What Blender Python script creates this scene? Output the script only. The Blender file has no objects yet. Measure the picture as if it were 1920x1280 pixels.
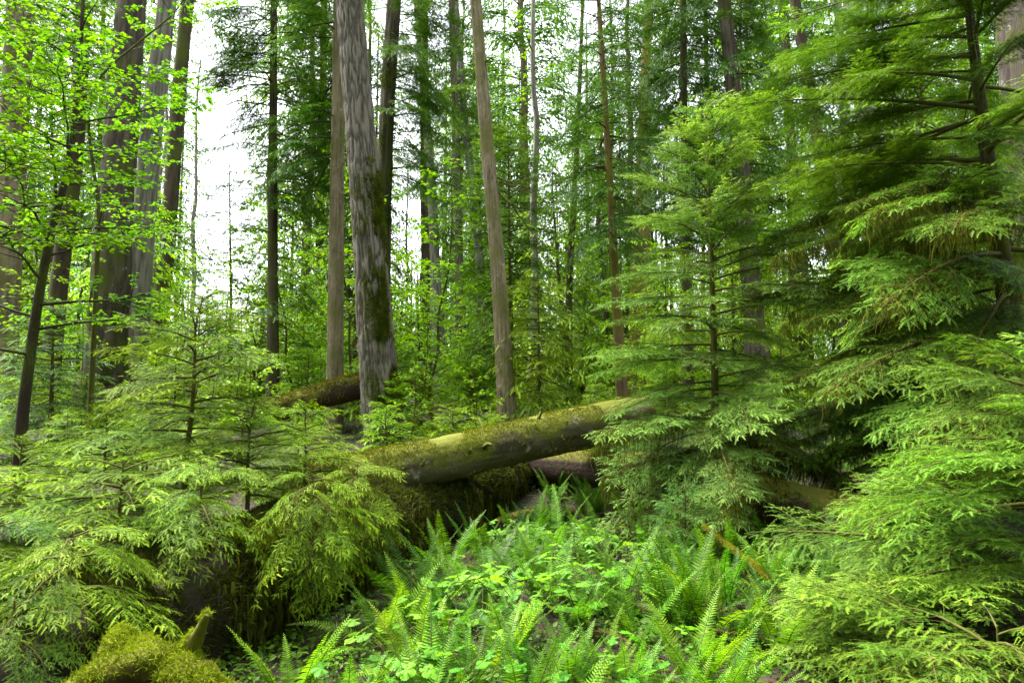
import bpy, math, numpy as np
from mathutils import Matrix, Vector
S = bpy.context.scene
R = math.radians

# ---------------------------------------------------------------- camera
PITCH = R(4.02); F = 1280.0; EYE = 1.70
cam_d = bpy.data.cameras.new("camera"); cam = bpy.data.objects.new("camera", cam_d)
S.collection.objects.link(cam); S.camera = cam
cam.location = (0, 0, EYE); cam.rotation_euler = (R(90) + PITCH, 0, 0)
cam_d.sensor_width = 36; cam_d.lens = 24; cam_d.clip_start = .05; cam_d.clip_end = 2000

# ---------------------------------------------------------------- sky, sun, exposure (bright overcast)
SUN_EL, SUN_AZ = R(62), R(-62)
W = bpy.data.worlds.new("World"); S.world = W; W.use_nodes = True
nt = W.node_tree; nt.nodes.clear()
sky = nt.nodes.new("ShaderNodeTexSky"); sky.sky_type = 'NISHITA'; sky.sun_disc = False
sky.sun_elevation = SUN_EL; sky.sun_rotation = SUN_AZ; sky.dust_density = 3.0
hs = nt.nodes.new("ShaderNodeHueSaturation"); hs.inputs['Saturation'].default_value = .25
bg = nt.nodes.new("ShaderNodeBackground"); bg.inputs[1].default_value = .15
wo = nt.nodes.new("ShaderNodeOutputWorld")
nt.links.new(sky.outputs[0], hs.inputs['Color']); nt.links.new(hs.outputs[0], bg.inputs[0]); nt.links.new(bg.outputs[0], wo.inputs[0])
sd = bpy.data.lights.new("sun", 'SUN'); sd.energy = 2.6; sd.angle = R(25); sd.color = (1, .96, .88)
so = bpy.data.objects.new("sun", sd); S.collection.objects.link(so)
sv = Vector((math.sin(SUN_AZ) * math.cos(SUN_EL), math.cos(SUN_AZ) * math.cos(SUN_EL), math.sin(SUN_EL)))
so.rotation_euler = sv.to_track_quat('Z', 'Y').to_euler()
S.view_settings.view_transform = 'Standard'; S.view_settings.look = 'None'
S.view_settings.exposure = 2.52; S.view_settings.gamma = 1
S.render.engine = 'CYCLES'
c = S.cycles; c.max_bounces = 7; c.diffuse_bounces = 4; c.glossy_bounces = 2; c.transmission_bounces = 5
c.caustics_reflective = False; c.caustics_refractive = False; c.use_denoising = True
c.sample_clamp_indirect = 6

# ---------------------------------------------------------------- helpers
rng = np.random.default_rng(7)
def at(px, py, Y):
    cp, sp = math.cos(PITCH), math.sin(PITCH)
    x, u = (px - 960) / F, (640 - py) / F
    d = np.array([x, cp - sp * u, sp + cp * u])
    return np.array([0, 0, EYE]) + d * (Y / d[1])
def pix(p):
    cp, sp = math.cos(PITCH), math.sin(PITCH)
    q = np.asarray(p, float) - (0, 0, EYE)
    f = q[1] * cp + q[2] * sp; u = -q[1] * sp + q[2] * cp
    return 960 + F * q[0] / f, 640 - F * u / f
def _h(i, j, k, s):
    n = (i.astype(np.int64) * 374761393 + j.astype(np.int64) * 668265263 + k.astype(np.int64) * 2147483647 + s * 974711) & 0x7fffffff
    n = ((n ^ (n >> 13)) * 1274126177) & 0x7fffffff
    return ((n ^ (n >> 16)) & 0xffff) / 65535.0
def noise(p, s=0):
    p = np.asarray(p, float); f = np.floor(p); w = p - f; w = w * w * (3 - 2 * w); f = f.astype(np.int64)
    i, j, k = f[..., 0], f[..., 1], f[..., 2]; x, y, z = w[..., 0], w[..., 1], w[..., 2]
    r = 0
    for a in (0, 1):
        for b in (0, 1):
            for d in (0, 1):
                r = r + _h(i + a, j + b, k + d, s) * (x if a else 1 - x) * (y if b else 1 - y) * (z if d else 1 - z)
    return r
def fbm(p, o=4, s=0):
    p = np.asarray(p, float); r = 0; a = .5; t = 0
    for q in range(o):
        r = r + a * noise(p * 2 ** q, s + q); t += a; a *= .5
    return r / t
def unit(v):
    v = np.asarray(v, float); return v / np.maximum(np.linalg.norm(v, axis=-1, keepdims=True), 1e-9)

class MB:
    """collects vertices and faces of one mesh"""
    def __init__(s): s.v = []; s.f = []; s.m = []; s.tip = []; s.rnd = []; s.n = 0; s.sm = []
    def add(s, v, f, mat=0, tip=0., rnd=.5, smooth=False):
        v = np.asarray(v, float).reshape(-1, 3); f = np.asarray(f, np.int64)
        if len(v) == 0: return
        s.v.append(v); s.f.append(f + s.n); s.m.append(np.full(len(f), mat)); s.sm.append(np.full(len(f), smooth))
        s.tip.append(np.broadcast_to(np.asarray(tip, float), (len(v),))); s.rnd.append(np.broadcast_to(np.asarray(rnd, float), (len(v),)))
        s.n += len(v)
    def merge(s, o, M=None, rnd=None, tipadd=0.):
        for v, f, m, sm in zip(o.v, o.f, o.m, o.sm): pass
        v = np.concatenate(o.v)
        if M is not None: v = v @ M[:3, :3].T + M[:3, 3]
        b = s.n
        s.v.append(v); s.n += len(v)
        for f, m, sm in zip(o.f, o.m, o.sm): s.f.append(f + b); s.m.append(m); s.sm.append(sm)
        s.tip.append(np.concatenate(o.tip) + tipadd); rr = np.concatenate(o.rnd)
        s.rnd.append(rr if rnd is None else np.clip(rr * .5 + rnd * .5, 0, 1))
    def flat(s):
        """concatenate pieces, so that merge() of this one is quick"""
        q = [np.concatenate(x) for x in (s.v, s.tip, s.rnd)]
        s.v, s.tip, s.rnd = [q[0]], [q[1]], [q[2]]
        tri = [i for i, f in enumerate(s.f) if f.shape[1] == 3]; qd = [i for i, f in enumerate(s.f) if f.shape[1] == 4]
        nf, nm, ns = [], [], []
        for g in (tri, qd):
            if g: nf.append(np.concatenate([s.f[i] for i in g])); nm.append(np.concatenate([s.m[i] for i in g])); ns.append(np.concatenate([s.sm[i] for i in g]))
        s.f, s.m, s.sm = nf, nm, ns
        return s
    def mesh(s, name, mats):
        me = bpy.data.meshes.new(name)
        if s.n == 0: return me
        v = np.concatenate(s.v).astype(np.float32)
        me.vertices.add(len(v)); me.vertices.foreach_set("co", v.ravel())
        sizes = np.concatenate([np.full(len(f), f.shape[1]) for f in s.f])
        loops = np.concatenate([f.ravel() for f in s.f]).astype(np.int32)
        me.loops.add(len(loops)); me.loops.foreach_set("vertex_index", loops)
        st = np.concatenate([[0], np.cumsum(sizes)[:-1]]).astype(np.int32)
        me.polygons.add(len(sizes)); me.polygons.foreach_set("loop_start", st)
        me.polygons.foreach_set("material_index", np.concatenate(s.m).astype(np.int32))
        me.polygons.foreach_set("use_smooth", np.concatenate(s.sm).astype(bool))
        for nm, d in (("tip", s.tip), ("rnd", s.rnd)):
            a = me.attributes.new(nm, 'FLOAT', 'POINT'); a.data.foreach_set("value", np.concatenate(d).astype(np.float32))
        for m in mats: me.materials.append(m)
        me.update(calc_edges=True)
        return me

def link(o, parent=None):
    S.collection.objects.link(o)
    if parent is not None: o.parent = parent
    return o
def obj(name, me, parent=None, color=None):
    o = bpy.data.objects.new(name, me)
    if color is not None: o.color = (*color, 1)
    return link(o, parent)
def tag(o, label=None, cat=None, group=None, kind=None):
    for k, v in (("label", label), ("category", cat), ("group", group), ("kind", kind)):
        if v: o[k] = v
    return o
def thing(name, label, cat, loc, group=None, rz=0.):
    o = bpy.data.objects.new(name, None); o.empty_display_size = .2; o.location = tuple(loc); o.rotation_euler = (0, 0, rz)
    link(o); return tag(o, label, cat, group)
def copy_thing(src, loc, rz, sc, label=None, group=None, color=None):
    r = src.copy(); S.collection.objects.link(r); r.location = tuple(loc); r.rotation_euler = (0, 0, rz); r.scale = (sc, sc, sc)
    if label: r['label'] = label
    if group: r['group'] = group
    for ch in list(src.children):
        d = ch.copy(); S.collection.objects.link(d); d.parent = r
        if color is not None and ch.name.split('.')[0] in TINTED: d.color = (*color, 1)
        for g in list(ch.children):
            e = g.copy(); S.collection.objects.link(e); e.parent = d
    return r
TINTED = {'crown', 'foliage', 'frond', 'bough'}

def frames(p):
    t = unit(np.gradient(p, axis=0)); ref = np.array([1., 0, 0]) if abs(t[0][0]) < .8 else np.array([0, 1., 0])
    n = unit(ref - t * (t @ ref)[:, None]); b = np.cross(t, n)
    return t, n, b
def tube(mb, p, r, sides=8, mat=0, disp=None, cap=True, tip=0., rnd=.5, smooth=True):
    p = np.asarray(p, float); k = len(p); r = np.broadcast_to(np.asarray(r, float), (k,))
    t, n, b = frames(p); th = np.arange(sides) * 2 * np.pi / sides
    dirs = n[:, None] * np.cos(th)[None, :, None] + b[:, None] * np.sin(th)[None, :, None]
    rad = r[:, None] * np.ones(sides)[None]; tv = np.zeros((k, sides)) + tip
    if disp is not None:
        dr, dv = disp(th[None, :] + 0 * rad, p[:, None] + dirs * r[:, None, None], rad); rad = rad + dr; tv = dv
    v = (p[:, None] + dirs * rad[..., None]).reshape(-1, 3)
    i = np.arange(k - 1)[:, None] * sides; j = np.arange(sides)[None]; j2 = (j + 1) % sides
    f = np.stack([i + j, i + j2, i + sides + j2, i + sides + j], -1).reshape(-1, 4)
    mb.add(v, f, mat, tv.ravel(), rnd, smooth)
    if cap:
        for row, pt, sgn in ((0, p[0], -1), (k - 1, p[-1], 1)):
            vv = np.concatenate([v[row * sides:(row + 1) * sides], pt[None]]); q = np.arange(sides)
            ff = np.stack([q, (q + 1) % sides, np.full(sides, sides)], -1)
            mb.add(vv, ff if sgn > 0 else ff[:, ::-1], mat, 0., rnd, False)
def spline(pts, n):
    pts = np.asarray(pts, float); d = np.concatenate([[0], np.cumsum(np.linalg.norm(np.diff(pts, axis=0), axis=1))])
    s = np.linspace(0, d[-1], n); m = np.gradient(pts, d, axis=0) if len(pts) > 2 else np.repeat([(pts[1] - pts[0]) / d[1]], 2, 0)
    i = np.clip(np.searchsorted(d, s, 'right') - 1, 0, len(d) - 2); h = (d[i + 1] - d[i]); u = ((s - d[i]) / h)[:, None]; h = h[:, None]
    return (2*u**3-3*u**2+1)*pts[i] + (u**3-2*u**2+u)*h*m[i] + (-2*u**3+3*u**2)*pts[i+1] + (u**3-u**2)*h*m[i+1]
def frame_mats(O, D, U, sx, sy=None):
    D = unit(D); Sd = unit(np.cross(U, D)); N = np.cross(D, Sd)
    sy = sx if sy is None else sy
    M = np.zeros((len(O), 3, 3)); M[:, :, 0] = D * sx[:, None]; M[:, :, 1] = Sd * sy[:, None]; M[:, :, 2] = N * sx[:, None]
    return M
def scatter(mb, tv, tf, O, M, mat=0, tip=0., rnd=.5, tvtip=None):
    """copies of a small template into the mesh"""
    K = len(O)
    if K == 0: return
    v = np.einsum('kij,vj->kvi', M, tv) + O[:, None]
    f = tf[None] + (np.arange(K) * len(tv))[:, None, None]
    tp = np.broadcast_to(np.asarray(tip, float), (K,))[:, None] + (0 if tvtip is None else tvtip[None])
    rd = np.broadcast_to(np.asarray(rnd, float), (K,))[:, None]
    mb.add(v.reshape(-1, 3), f.reshape(-1, tf.shape[1]), mat, (tp + np.zeros((K, len(tv)))).ravel(), (rd + np.zeros((K, len(tv)))).ravel())

# ---------------------------------------------------------------- terrain
def ground_z(x, y):
    x = np.asarray(x, float); y = np.asarray(y, float)
    s = lambda a, b, t: (lambda u: u * u * (3 - 2 * u))(np.clip((t - a) / (b - a), 0, 1))
    z = .85 * s(8.5, 15, y) + .5 * s(16, 45, y)
    z = z + .35 * s(-2.2, -4.5, x) * (1 - s(8.5, 15, y)) + .55 * s(2.4, 4.5, x) * (1 - s(9, 15, y))
    z = z + .25 * (fbm(np.stack([x * .35, y * .35, 0 * x], -1), 3, 5) - .5) * (1 + s(10, 25, y)) + .08 * (fbm(np.stack([x * 1.9, y * 1.9, 0 * x], -1), 2, 8) - .5)
    return z
gz = lambda x, y: float(ground_z(np.array([x]), np.array([y]))[0])
def on_ground(px, Y, up=0.):
    x = (px - 960) / F * Y
    for _ in range(3):
        z = gz(x, Y); x = (px - 960) / F * (Y * math.cos(PITCH) + (z - EYE) * math.sin(PITCH))
    return np.array([x, Y, gz(x, Y) + up])

# ---------------------------------------------------------------- materials
def mat_new(name):
    m = bpy.data.materials.new(name); m.use_nodes = True; n = m.node_tree; n.nodes.clear()
    return m, n, lambda t: n.nodes.new(t), lambda a, b: n.links.new(a, b)
def mixc(n, L, fac, a, b, mode='MIX'):
    x = n.nodes.new('ShaderNodeMix'); x.data_type = 'RGBA'; x.blend_type = mode
    for s, v in ((x.inputs[0], fac), (x.inputs[6], a), (x.inputs[7], b)):
        if isinstance(v, (int, float)): s.default_value = v
        elif isinstance(v, tuple): s.default_value = (*v, 1) if len(v) == 3 else v
        else: L(v, s)
    return x.outputs[2]
def mathn(n, L, op, a, b=None, clamp=False):
    x = n.nodes.new('ShaderNodeMath'); x.operation = op; x.use_clamp = clamp
    for s, v in ((x.inputs[0], a), (x.inputs[1], b)):
        if v is None: continue
        if isinstance(v, (int, float)): s.default_value = v
        else: L(v, s)
    return x.outputs[0]
def foliage_mat(name, trans=.4, old=(.5, .56, .5), rough=.55, spec=.14, gain=1., tp=1.):
    """leaf pigment: object colour is the fresh growth, `old` the factor of the older needles"""
    m, n, N, L = mat_new(name)
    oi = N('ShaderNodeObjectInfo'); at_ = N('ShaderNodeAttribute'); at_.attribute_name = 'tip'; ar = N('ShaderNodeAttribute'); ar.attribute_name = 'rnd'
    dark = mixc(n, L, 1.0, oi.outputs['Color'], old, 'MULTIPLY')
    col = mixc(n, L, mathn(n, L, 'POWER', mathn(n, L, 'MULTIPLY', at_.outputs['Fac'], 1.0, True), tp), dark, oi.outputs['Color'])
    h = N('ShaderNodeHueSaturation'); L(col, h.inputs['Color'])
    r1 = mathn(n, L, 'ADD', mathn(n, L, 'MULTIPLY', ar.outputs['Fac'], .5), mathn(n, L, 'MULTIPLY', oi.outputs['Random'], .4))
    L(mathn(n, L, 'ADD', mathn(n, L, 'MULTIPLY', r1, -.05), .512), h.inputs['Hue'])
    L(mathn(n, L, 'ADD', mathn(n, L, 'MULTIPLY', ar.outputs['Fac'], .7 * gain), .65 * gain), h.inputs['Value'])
    p = N('ShaderNodeBsdfPrincipled'); L(h.outputs[0], p.inputs['Base Color']); p.inputs['Roughness'].default_value = rough; p.inputs['Specular IOR Level'].default_value = spec
    t = N('ShaderNodeBsdfTranslucent'); tc = mixc(n, L, 1.0, h.outputs[0], (1.25, 1.2, .5), 'MULTIPLY'); L(tc, t.inputs[0])
    mx = N('ShaderNodeMixShader'); mx.inputs[0].default_value = trans; L(p.outputs[0], mx.inputs[1]); L(t.outputs[0], mx.inputs[2])
    o = N('ShaderNodeOutputMaterial'); L(mx.outputs[0], o.inputs[0])
    return m
def bark_mat(name, ridge, furrow, moss=0., moss_col=(.07, .085, .012), stretch=5., scale=9., lichen=0., up_moss=0., bump=.6, side=None, moss_top=99., msoft=6.):
    """ridge / furrow: outer weathered and inner bark colours; moss grows in patches of its own"""
    m, n, N, L = mat_new(name)
    tc = N('ShaderNodeTexCoord'); mp = N('ShaderNodeMapping'); L(tc.outputs['Object'], mp.inputs[0]); mp.inputs['Scale'].default_value = (1, 1, 1 / stretch)
    nz = N('ShaderNodeTexNoise'); L(mp.outputs[0], nz.inputs['Vector']); nz.inputs['Scale'].default_value = scale; nz.inputs['Detail'].default_value = 6; nz.inputs['Roughness'].default_value = .65
    nf = N('ShaderNodeTexNoise'); L(mp.outputs[0], nf.inputs['Vector']); nf.inputs['Scale'].default_value = scale * 5; nf.inputs['Detail'].default_value = 4
    big = N('ShaderNodeTexNoise'); L(tc.outputs['Object'], big.inputs['Vector']); big.inputs['Scale'].default_value = 1.3; big.inputs['Detail'].default_value = 5
    at_ = N('ShaderNodeAttribute'); at_.attribute_name = 'tip'
    f = mathn(n, L, 'ADD', mathn(n, L, 'MULTIPLY', at_.outputs['Fac'], .55), mathn(n, L, 'MULTIPLY', nz.outputs['Fac'], .75))
    rp = N('ShaderNodeValToRGB'); L(f, rp.inputs[0]); rp.color_ramp.elements[0].position = .34; rp.color_ramp.elements[1].position = .86
    rp.color_ramp.elements[0].color = (*furrow, 1); rp.color_ramp.elements[1].color = (*ridge, 1)
    col = mixc(n, L, mathn(n, L, 'MULTIPLY', nf.outputs['Fac'], .55), rp.outputs[0], tuple(x * .45 for x in ridge))
    if lichen:
        v = N('ShaderNodeTexNoise'); L(tc.outputs['Object'], v.inputs['Vector']); v.inputs['Scale'].default_value = 4.5; v.inputs['Detail'].default_value = 8; v.inputs['Roughness'].default_value = .75
        lf = mathn(n, L, 'MULTIPLY', mathn(n, L, 'SUBTRACT', v.outputs['Fac'], .62 - .12 * lichen), 9., True)
        col = mixc(n, L, lf, col, (.42, .43, .36))
    if moss or up_moss:
        mf = mathn(n, L, 'ADD', big.outputs['Fac'], mathn(n, L, 'MULTIPLY', nf.outputs['Fac'], .25))
        k = mathn(n, L, 'ADD', mf, moss - .63)
        if up_moss:
            ge = N('ShaderNodeNewGeometry'); sx = N('ShaderNodeSeparateXYZ'); L(ge.outputs['Normal'], sx.inputs[0])
            k = mathn(n, L, 'ADD', k, mathn(n, L, 'MULTIPLY', sx.outputs[2], up_moss))
        if side:
            ge = N('ShaderNodeNewGeometry'); dp = N('ShaderNodeVectorMath'); dp.operation = 'DOT_PRODUCT'; L(ge.outputs['Normal'], dp.inputs[0]); dp.inputs[1].default_value = side
            k = mathn(n, L, 'ADD', k, mathn(n, L, 'MULTIPLY', dp.outputs['Value'], .38))
        if moss_top < 90:
            sx2 = N('ShaderNodeSeparateXYZ'); L(tc.outputs['Object'], sx2.inputs[0])
            k = mathn(n, L, 'SUBTRACT', k, mathn(n, L, 'MULTIPLY', mathn(n, L, 'DIVIDE', sx2.outputs[2], moss_top), .35))
        k = mathn(n, L, 'MULTIPLY', k, msoft, True)
        mc = mixc(n, L, nf.outputs['Fac'], tuple(x * .5 for x in moss_col), tuple(x * 1.5 for x in moss_col))
        col = mixc(n, L, k, col, mc)
    p = N('ShaderNodeBsdfPrincipled'); L(col, p.inputs['Base Color']); p.inputs['Roughness'].default_value = .88; p.inputs['Specular IOR Level'].default_value = .2
    bp = N('ShaderNodeBump'); bp.inputs['Strength'].default_value = bump; bp.inputs['Distance'].default_value = .03
    hh = mathn(n, L, 'ADD', nz.outputs['Fac'], mathn(n, L, 'MULTIPLY', nf.outputs['Fac'], .5)); L(hh, bp.inputs['Height']); L(bp.outputs[0], p.inputs['Normal'])
    o = N('ShaderNodeOutputMaterial'); L(p.outputs[0], o.inputs[0])
    return m
def ground_mat():
    m, n, N, L = mat_new("forest_soil")
    tc = N('ShaderNodeTexCoord'); a = N('ShaderNodeTexNoise'); L(tc.outputs['Object'], a.inputs['Vector']); a.inputs['Scale'].default_value = 1.1; a.inputs['Detail'].default_value = 6
    b = N('ShaderNodeTexNoise'); L(tc.outputs['Object'], b.inputs['Vector']); b.inputs['Scale'].default_value = 22; b.inputs['Detail'].default_value = 6
    col = mixc(n, L, b.outputs['Fac'], (.012, .008, .005), (.05, .031, .017))
    col = mixc(n, L, mathn(n, L, 'MULTIPLY', mathn(n, L, 'SUBTRACT', a.outputs['Fac'], .5), 7., True), col, mixc(n, L, b.outputs['Fac'], (.015, .026, .005), (.045, .065, .009)))
    p = N('ShaderNodeBsdfPrincipled'); L(col, p.inputs['Base Color']); p.inputs['Roughness'].default_value = .95
    bp = N('ShaderNodeBump'); bp.inputs['Strength'].default_value = .8; bp.inputs['Distance'].default_value = .04; L(b.outputs['Fac'], bp.inputs['Height']); L(bp.outputs[0], p.inputs['Normal'])
    o = N('ShaderNodeOutputMaterial'); L(p.outputs[0], o.inputs[0]); return m

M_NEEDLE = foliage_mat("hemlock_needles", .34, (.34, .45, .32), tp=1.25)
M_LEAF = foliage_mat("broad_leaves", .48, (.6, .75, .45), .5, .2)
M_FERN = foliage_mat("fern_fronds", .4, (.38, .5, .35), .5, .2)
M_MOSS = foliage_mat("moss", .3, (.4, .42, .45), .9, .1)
M_TWIG = bark_mat("twig_bark", (.09, .07, .05), (.04, .03, .022), bump=.2)
M_TWIGM = bark_mat("mossy_twig_bark", (.075, .06, .04), (.035, .028, .018), moss=.5, moss_col=(.075, .075, .014), bump=.2)
M_STEM = bark_mat("green_stem", (.12, .11, .05), (.07, .06, .03), bump=.1)

# colours (object colours of the leaves, fresh growth)
HEM = (.14, .29, .016); HEM_BLUE = (.08, .21, .035); HEM_Y = (.21, .39, .014); DARKCON = (.10, .24, .03)
LIME = (.15, .36, .008); LEAFY = (.18, .39, .008); FERN = (.085, .255, .012); MOSSC = (.19, .20, .010); MOSS_BR = (.115, .135, .018)

# ---------------------------------------------------------------- ground
xs = np.sign(np.linspace(-1, 1, 260)) * np.abs(np.linspace(-1, 1, 260)) ** 3 * 400
ys = np.sign(np.linspace(-.55, 1, 280)) * np.abs(np.linspace(-.55, 1, 280)) ** 3 * 500 + 5
X, Y = np.meshgrid(xs, ys); g = MB(); i = np.arange(len(ys) - 1)[:, None] * len(xs); j = np.arange(len(xs) - 1)[None]
g.add(np.stack([X, Y, ground_z(X, Y)], -1), np.stack([i + j, i + j + 1, i + len(xs) + j + 1, i + len(xs) + j], -1).reshape(-1, 4), smooth=True)
tag(obj("ground", g.mesh("ground", [ground_mat()])), "dark soil and moss of the forest floor", kind="structure")
# ---------------------------------------------------------------- foliage templates
def twig_template(lod):
    """a flat two-ranked needle spray along +X, length 1"""
    v, f, tp = [], [], []
    def drop(x): return -.14 * x * x
    if lod == 'near':
        n = 8
        for k in range(n):
            for s in (-1, 1):
                x = (k + .5 * (s > 0)) / n; l = .2 * (1 - .45 * x) * (.85 + .3 * ((k * 7 + s) % 3) / 2); b = len(v)
                v += [(x - .035, 0, drop(x)), (x + .06, 0, drop(x + .05)), (x + .4 * l + .02, s * l, drop(x) - .02 + .02 * ((k * 5) % 3))]
                f.append((b, b + 1, b + 2) if s < 0 else (b, b + 2, b + 1)); tp += [.25 * x, .25 * x, .25 * x + .1]
    elif lod == 'mid':
        n = 4
        for k in range(n):
            for s in (-1, 1):
                x = (k + .5 * (s > 0)) / n; l = .2 * (1 - .45 * x); b = len(v)
                v += [(x - .06, 0, drop(x)), (x + .17, 0, drop(x + .1)), (x + .16, s * l, drop(x) - .03)]
                f.append((b, b + 1, b + 2) if s < 0 else (b, b + 2, b + 1)); tp += [.2 * x] * 3
    else:
        v = [(0, 0, 0), (.4, .17, -.05), (1, 0, -.14), (.5, -.17, -.05), (.5, 0, 0)]
        f = [(0, 4, 1), (1, 4, 2), (2, 4, 3), (3, 4, 0)]; tp = [0, .1, .25, .1, .1]
    return np.array(v, float), np.array(f), np.array(tp)
TW = {k: twig_template(k) for k in ('near', 'mid', 'far')}
LODS = {'near': (.085, .030, .066), 'mid': (.13, .062, .115), 'far': (.22, .15, .26)}
def bough(L, lod, rng, rise=.1, droop=.35, width=.38, moss=0., curl=.12):
    """a hemlock bough along +X: twig wood, laterals and their needle twigs; returns (MB, moss anchor points)"""
    step, ts, tl0 = LODS[lod]; mb = MB(); tv, tf, tvt = TW[lod]
    side = rng.normal(0, .05)
    P = lambda t: np.stack([L * t * (1 - .12 * droop * t), L * side * np.sin(2.2 * t), L * (rise * t - droop * t ** 2.2)], -1)
    k = max(5, int(L / .12)); r0 = .006 + .0075 * L
    tube(mb, P(np.linspace(0, 1, k)), np.linspace(r0, .002, k), 5 if lod == 'near' else 3, 1, cap=False)
    n = max(6, int(L / step)); O, D, U, LN, TP = [], [], [], [], []; anc = []
    t_in = .12 if L < 1 else .2
    def twigs(Q, l, t, ub, sag_):
        """needle twigs along one branchlet Q of length l"""
        m = max(2, int(l / ts))
        for ss in (-1, 1):
            u = np.clip((np.arange(m) + rng.random(m)) / m, .04, 1)
            o = Q(u); dt = unit(Q(u + .02) - o); sdir = unit(np.cross([0, 0, 1.], dt)) * ss
            b = R(52) - R(14) * u + rng.normal(0, .16, m)
            O.append(o); D.append(unit(dt * np.cos(b)[:, None] + sdir * np.sin(b)[:, None] + np.stack([0 * u, 0 * u, rng.normal(-.03, .13, m)], -1)))
            LN.append(tl0 * (1 - .35 * u) * (.6 + .7 * rng.random(m)) * min(1, .5 + l / .3))
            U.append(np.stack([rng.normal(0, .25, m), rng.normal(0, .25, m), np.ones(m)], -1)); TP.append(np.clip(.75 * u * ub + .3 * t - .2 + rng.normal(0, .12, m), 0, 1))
        o = Q(np.array([1.])); O.append(o); D.append(unit(Q(np.array([1.])) - Q(np.array([.9])))); LN.append(np.array([tl0 * .9])); U.append(np.array([[0, 0, 1.]])); TP.append(np.array([.95 * ub]))
    third = .2 if lod == 'near' else .3 if lod == 'mid' else 9; st3 = {'near': .06, 'mid': .12}.get(lod, 1)
    for s in (-1, 1):
        for q in range(n):
            t = t_in + (.985 - t_in) * (q + rng.random()) / n
            env = min((t - t_in + .04) / .2, 1) ** .7 * (1 - t) ** .75 * 1.25 + .10
            l = width * L ** .85 * env * (.45 + .8 * rng.random())
            if l < .04 or (L > .9 and rng.random() < .22): continue
            p0 = P(np.array([t]))[0]; tg = unit(P(np.array([t + .02]))[0] - p0)
            a = R(62 - 24 * t + rng.normal(0, 9)); sd = unit(np.cross([0, 0, 1.], tg)) * s
            d = unit(tg * math.cos(a) + sd * math.sin(a) + np.array([0, 0, rng.normal(.02, .11)]))
            sag = l * curl * (.4 + 1.4 * rng.random())
            def Q(u, p0=p0, d=d, l=l, sag=sag, tg=tg): return p0 + d[None] * (l * u)[:, None] + np.array([0, 0, -1.])[None] * (sag * u ** 2)[:, None] + tg[None] * (.12 * l * u ** 2)[:, None]
            if lod == 'near':
                tube(mb, Q(np.linspace(0, 1, 4)), np.linspace(.0028, .001, 4), 3, 1, cap=False)
            if l > third:
                m3 = int(l / st3)
                for s3 in (-1, 1):
                    for k3 in range(m3):
                        u3 = .1 + .88 * (k3 + rng.random()) / m3; l3 = (.36 * (1 - u3) + .07) * l * (.6 + .8 * rng.random()); o3 = Q(np.array([u3]))[0]; t3 = unit(Q(np.array([u3 + .03]))[0] - o3)
                        a3 = R(50 + rng.normal(0, 9)); d3 = unit(t3 * math.cos(a3) + unit(np.cross([0, 0, 1.], t3)) * s3 * math.sin(a3) + np.array([0, 0, rng.normal(-.03, .12)])); g3 = l3 * curl * 1.2 * rng.random()
                        twigs(lambda u, o3=o3, d3=d3, l3=l3, g3=g3: o3 + d3[None] * (l3 * u)[:, None] + np.array([0, 0, -g3])[None] * (u ** 2)[:, None], l3, t, .75 + .3 * u3, 0)
                twigs(lambda u: Q(.55 + .45 * u), l * .45, t, 1.05, sag)
            else:
                twigs(Q, l, t, 1., sag)
            anc.append(Q(np.linspace(.0, .7, 3)))
    O.append(P(np.array([1.]))); D.append(unit(P(np.array([1.])) - P(np.array([.95])))); LN.append(np.array([tl0])); U.append(np.array([[0, 0, 1.]])); TP.append(np.array([1.]))
    O, D, U, LN, TP = map(np.concatenate, (O, D, U, LN, TP))
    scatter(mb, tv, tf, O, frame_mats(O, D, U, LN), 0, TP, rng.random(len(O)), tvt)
    mb.flat(); anc = np.concatenate(anc + [P(np.linspace(.1, .9, 24))])
    return mb, anc
def strands(mb, A, rng, n, lmin, lmax, w=.012, mat=0, fuzz=1):
    """ragged hanging moss below the points A"""
    idx = rng.integers(0, len(A), n)
    for i in idx:
        l = lmin + (lmax - lmin) * rng.random() ** 2.2; k = 4; p = A[i] + rng.normal(0, .015, 3)
        z = np.linspace(0, 1, k); az = rng.random() * 6.28; ww = w * (.5 + rng.random())
        c = p[None] + np.stack([rng.normal(0, .018) * z + rng.normal(0, .01, k), rng.normal(0, .018) * z + rng.normal(0, .01, k), -l * z], -1)
        s = np.array([math.cos(az), math.sin(az), 0]); wd = ww * np.array([.7, 1, .75, .1])[:, None]
        v = np.concatenate([c - s * wd, c + s * wd]); f = [(a, a + 1, a + 1 + k, a + k) for a in range(k - 1)]
        mb.add(v, f, mat, .3 + .7 * rng.random(), rng.random())

BOUGHS = {}
def bough_set(key, L, lod, n, seed, **kw):
    r = np.random.default_rng(seed); BOUGHS[key] = [(L,) + bough(L, lod, r, **kw) for _ in range(n)]
bough_set('n06', .55, 'near', 3, 1, rise=.15, droop=.28, width=.5, curl=.12)
bough_set('n10', .95, 'near', 4, 2, rise=.12, droop=.22, width=.46, curl=.10)
bough_set('n16', 1.6, 'near', 4, 3, rise=.10, droop=.19, width=.42, curl=.10)
bough_set('n25', 2.5, 'near', 3, 4, rise=.08, droop=.16, width=.32, curl=.12)
bough_set('d08', .8, 'near', 4, 5, rise=.22, droop=.55, width=.5, curl=.25)
bough_set('m06', .6, 'mid', 4, 6, rise=.15, droop=.28, width=.5)
bough_set('m12', 1.2, 'mid', 4, 7, rise=.12, droop=.34, width=.46)
bough_set('m24', 2.4, 'mid', 4, 8, rise=.06, droop=.42, width=.38, curl=.3)
bough_set('f15', 1.5, 'far', 4, 9, rise=.12, droop=.45, width=.46, curl=.3)
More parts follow.
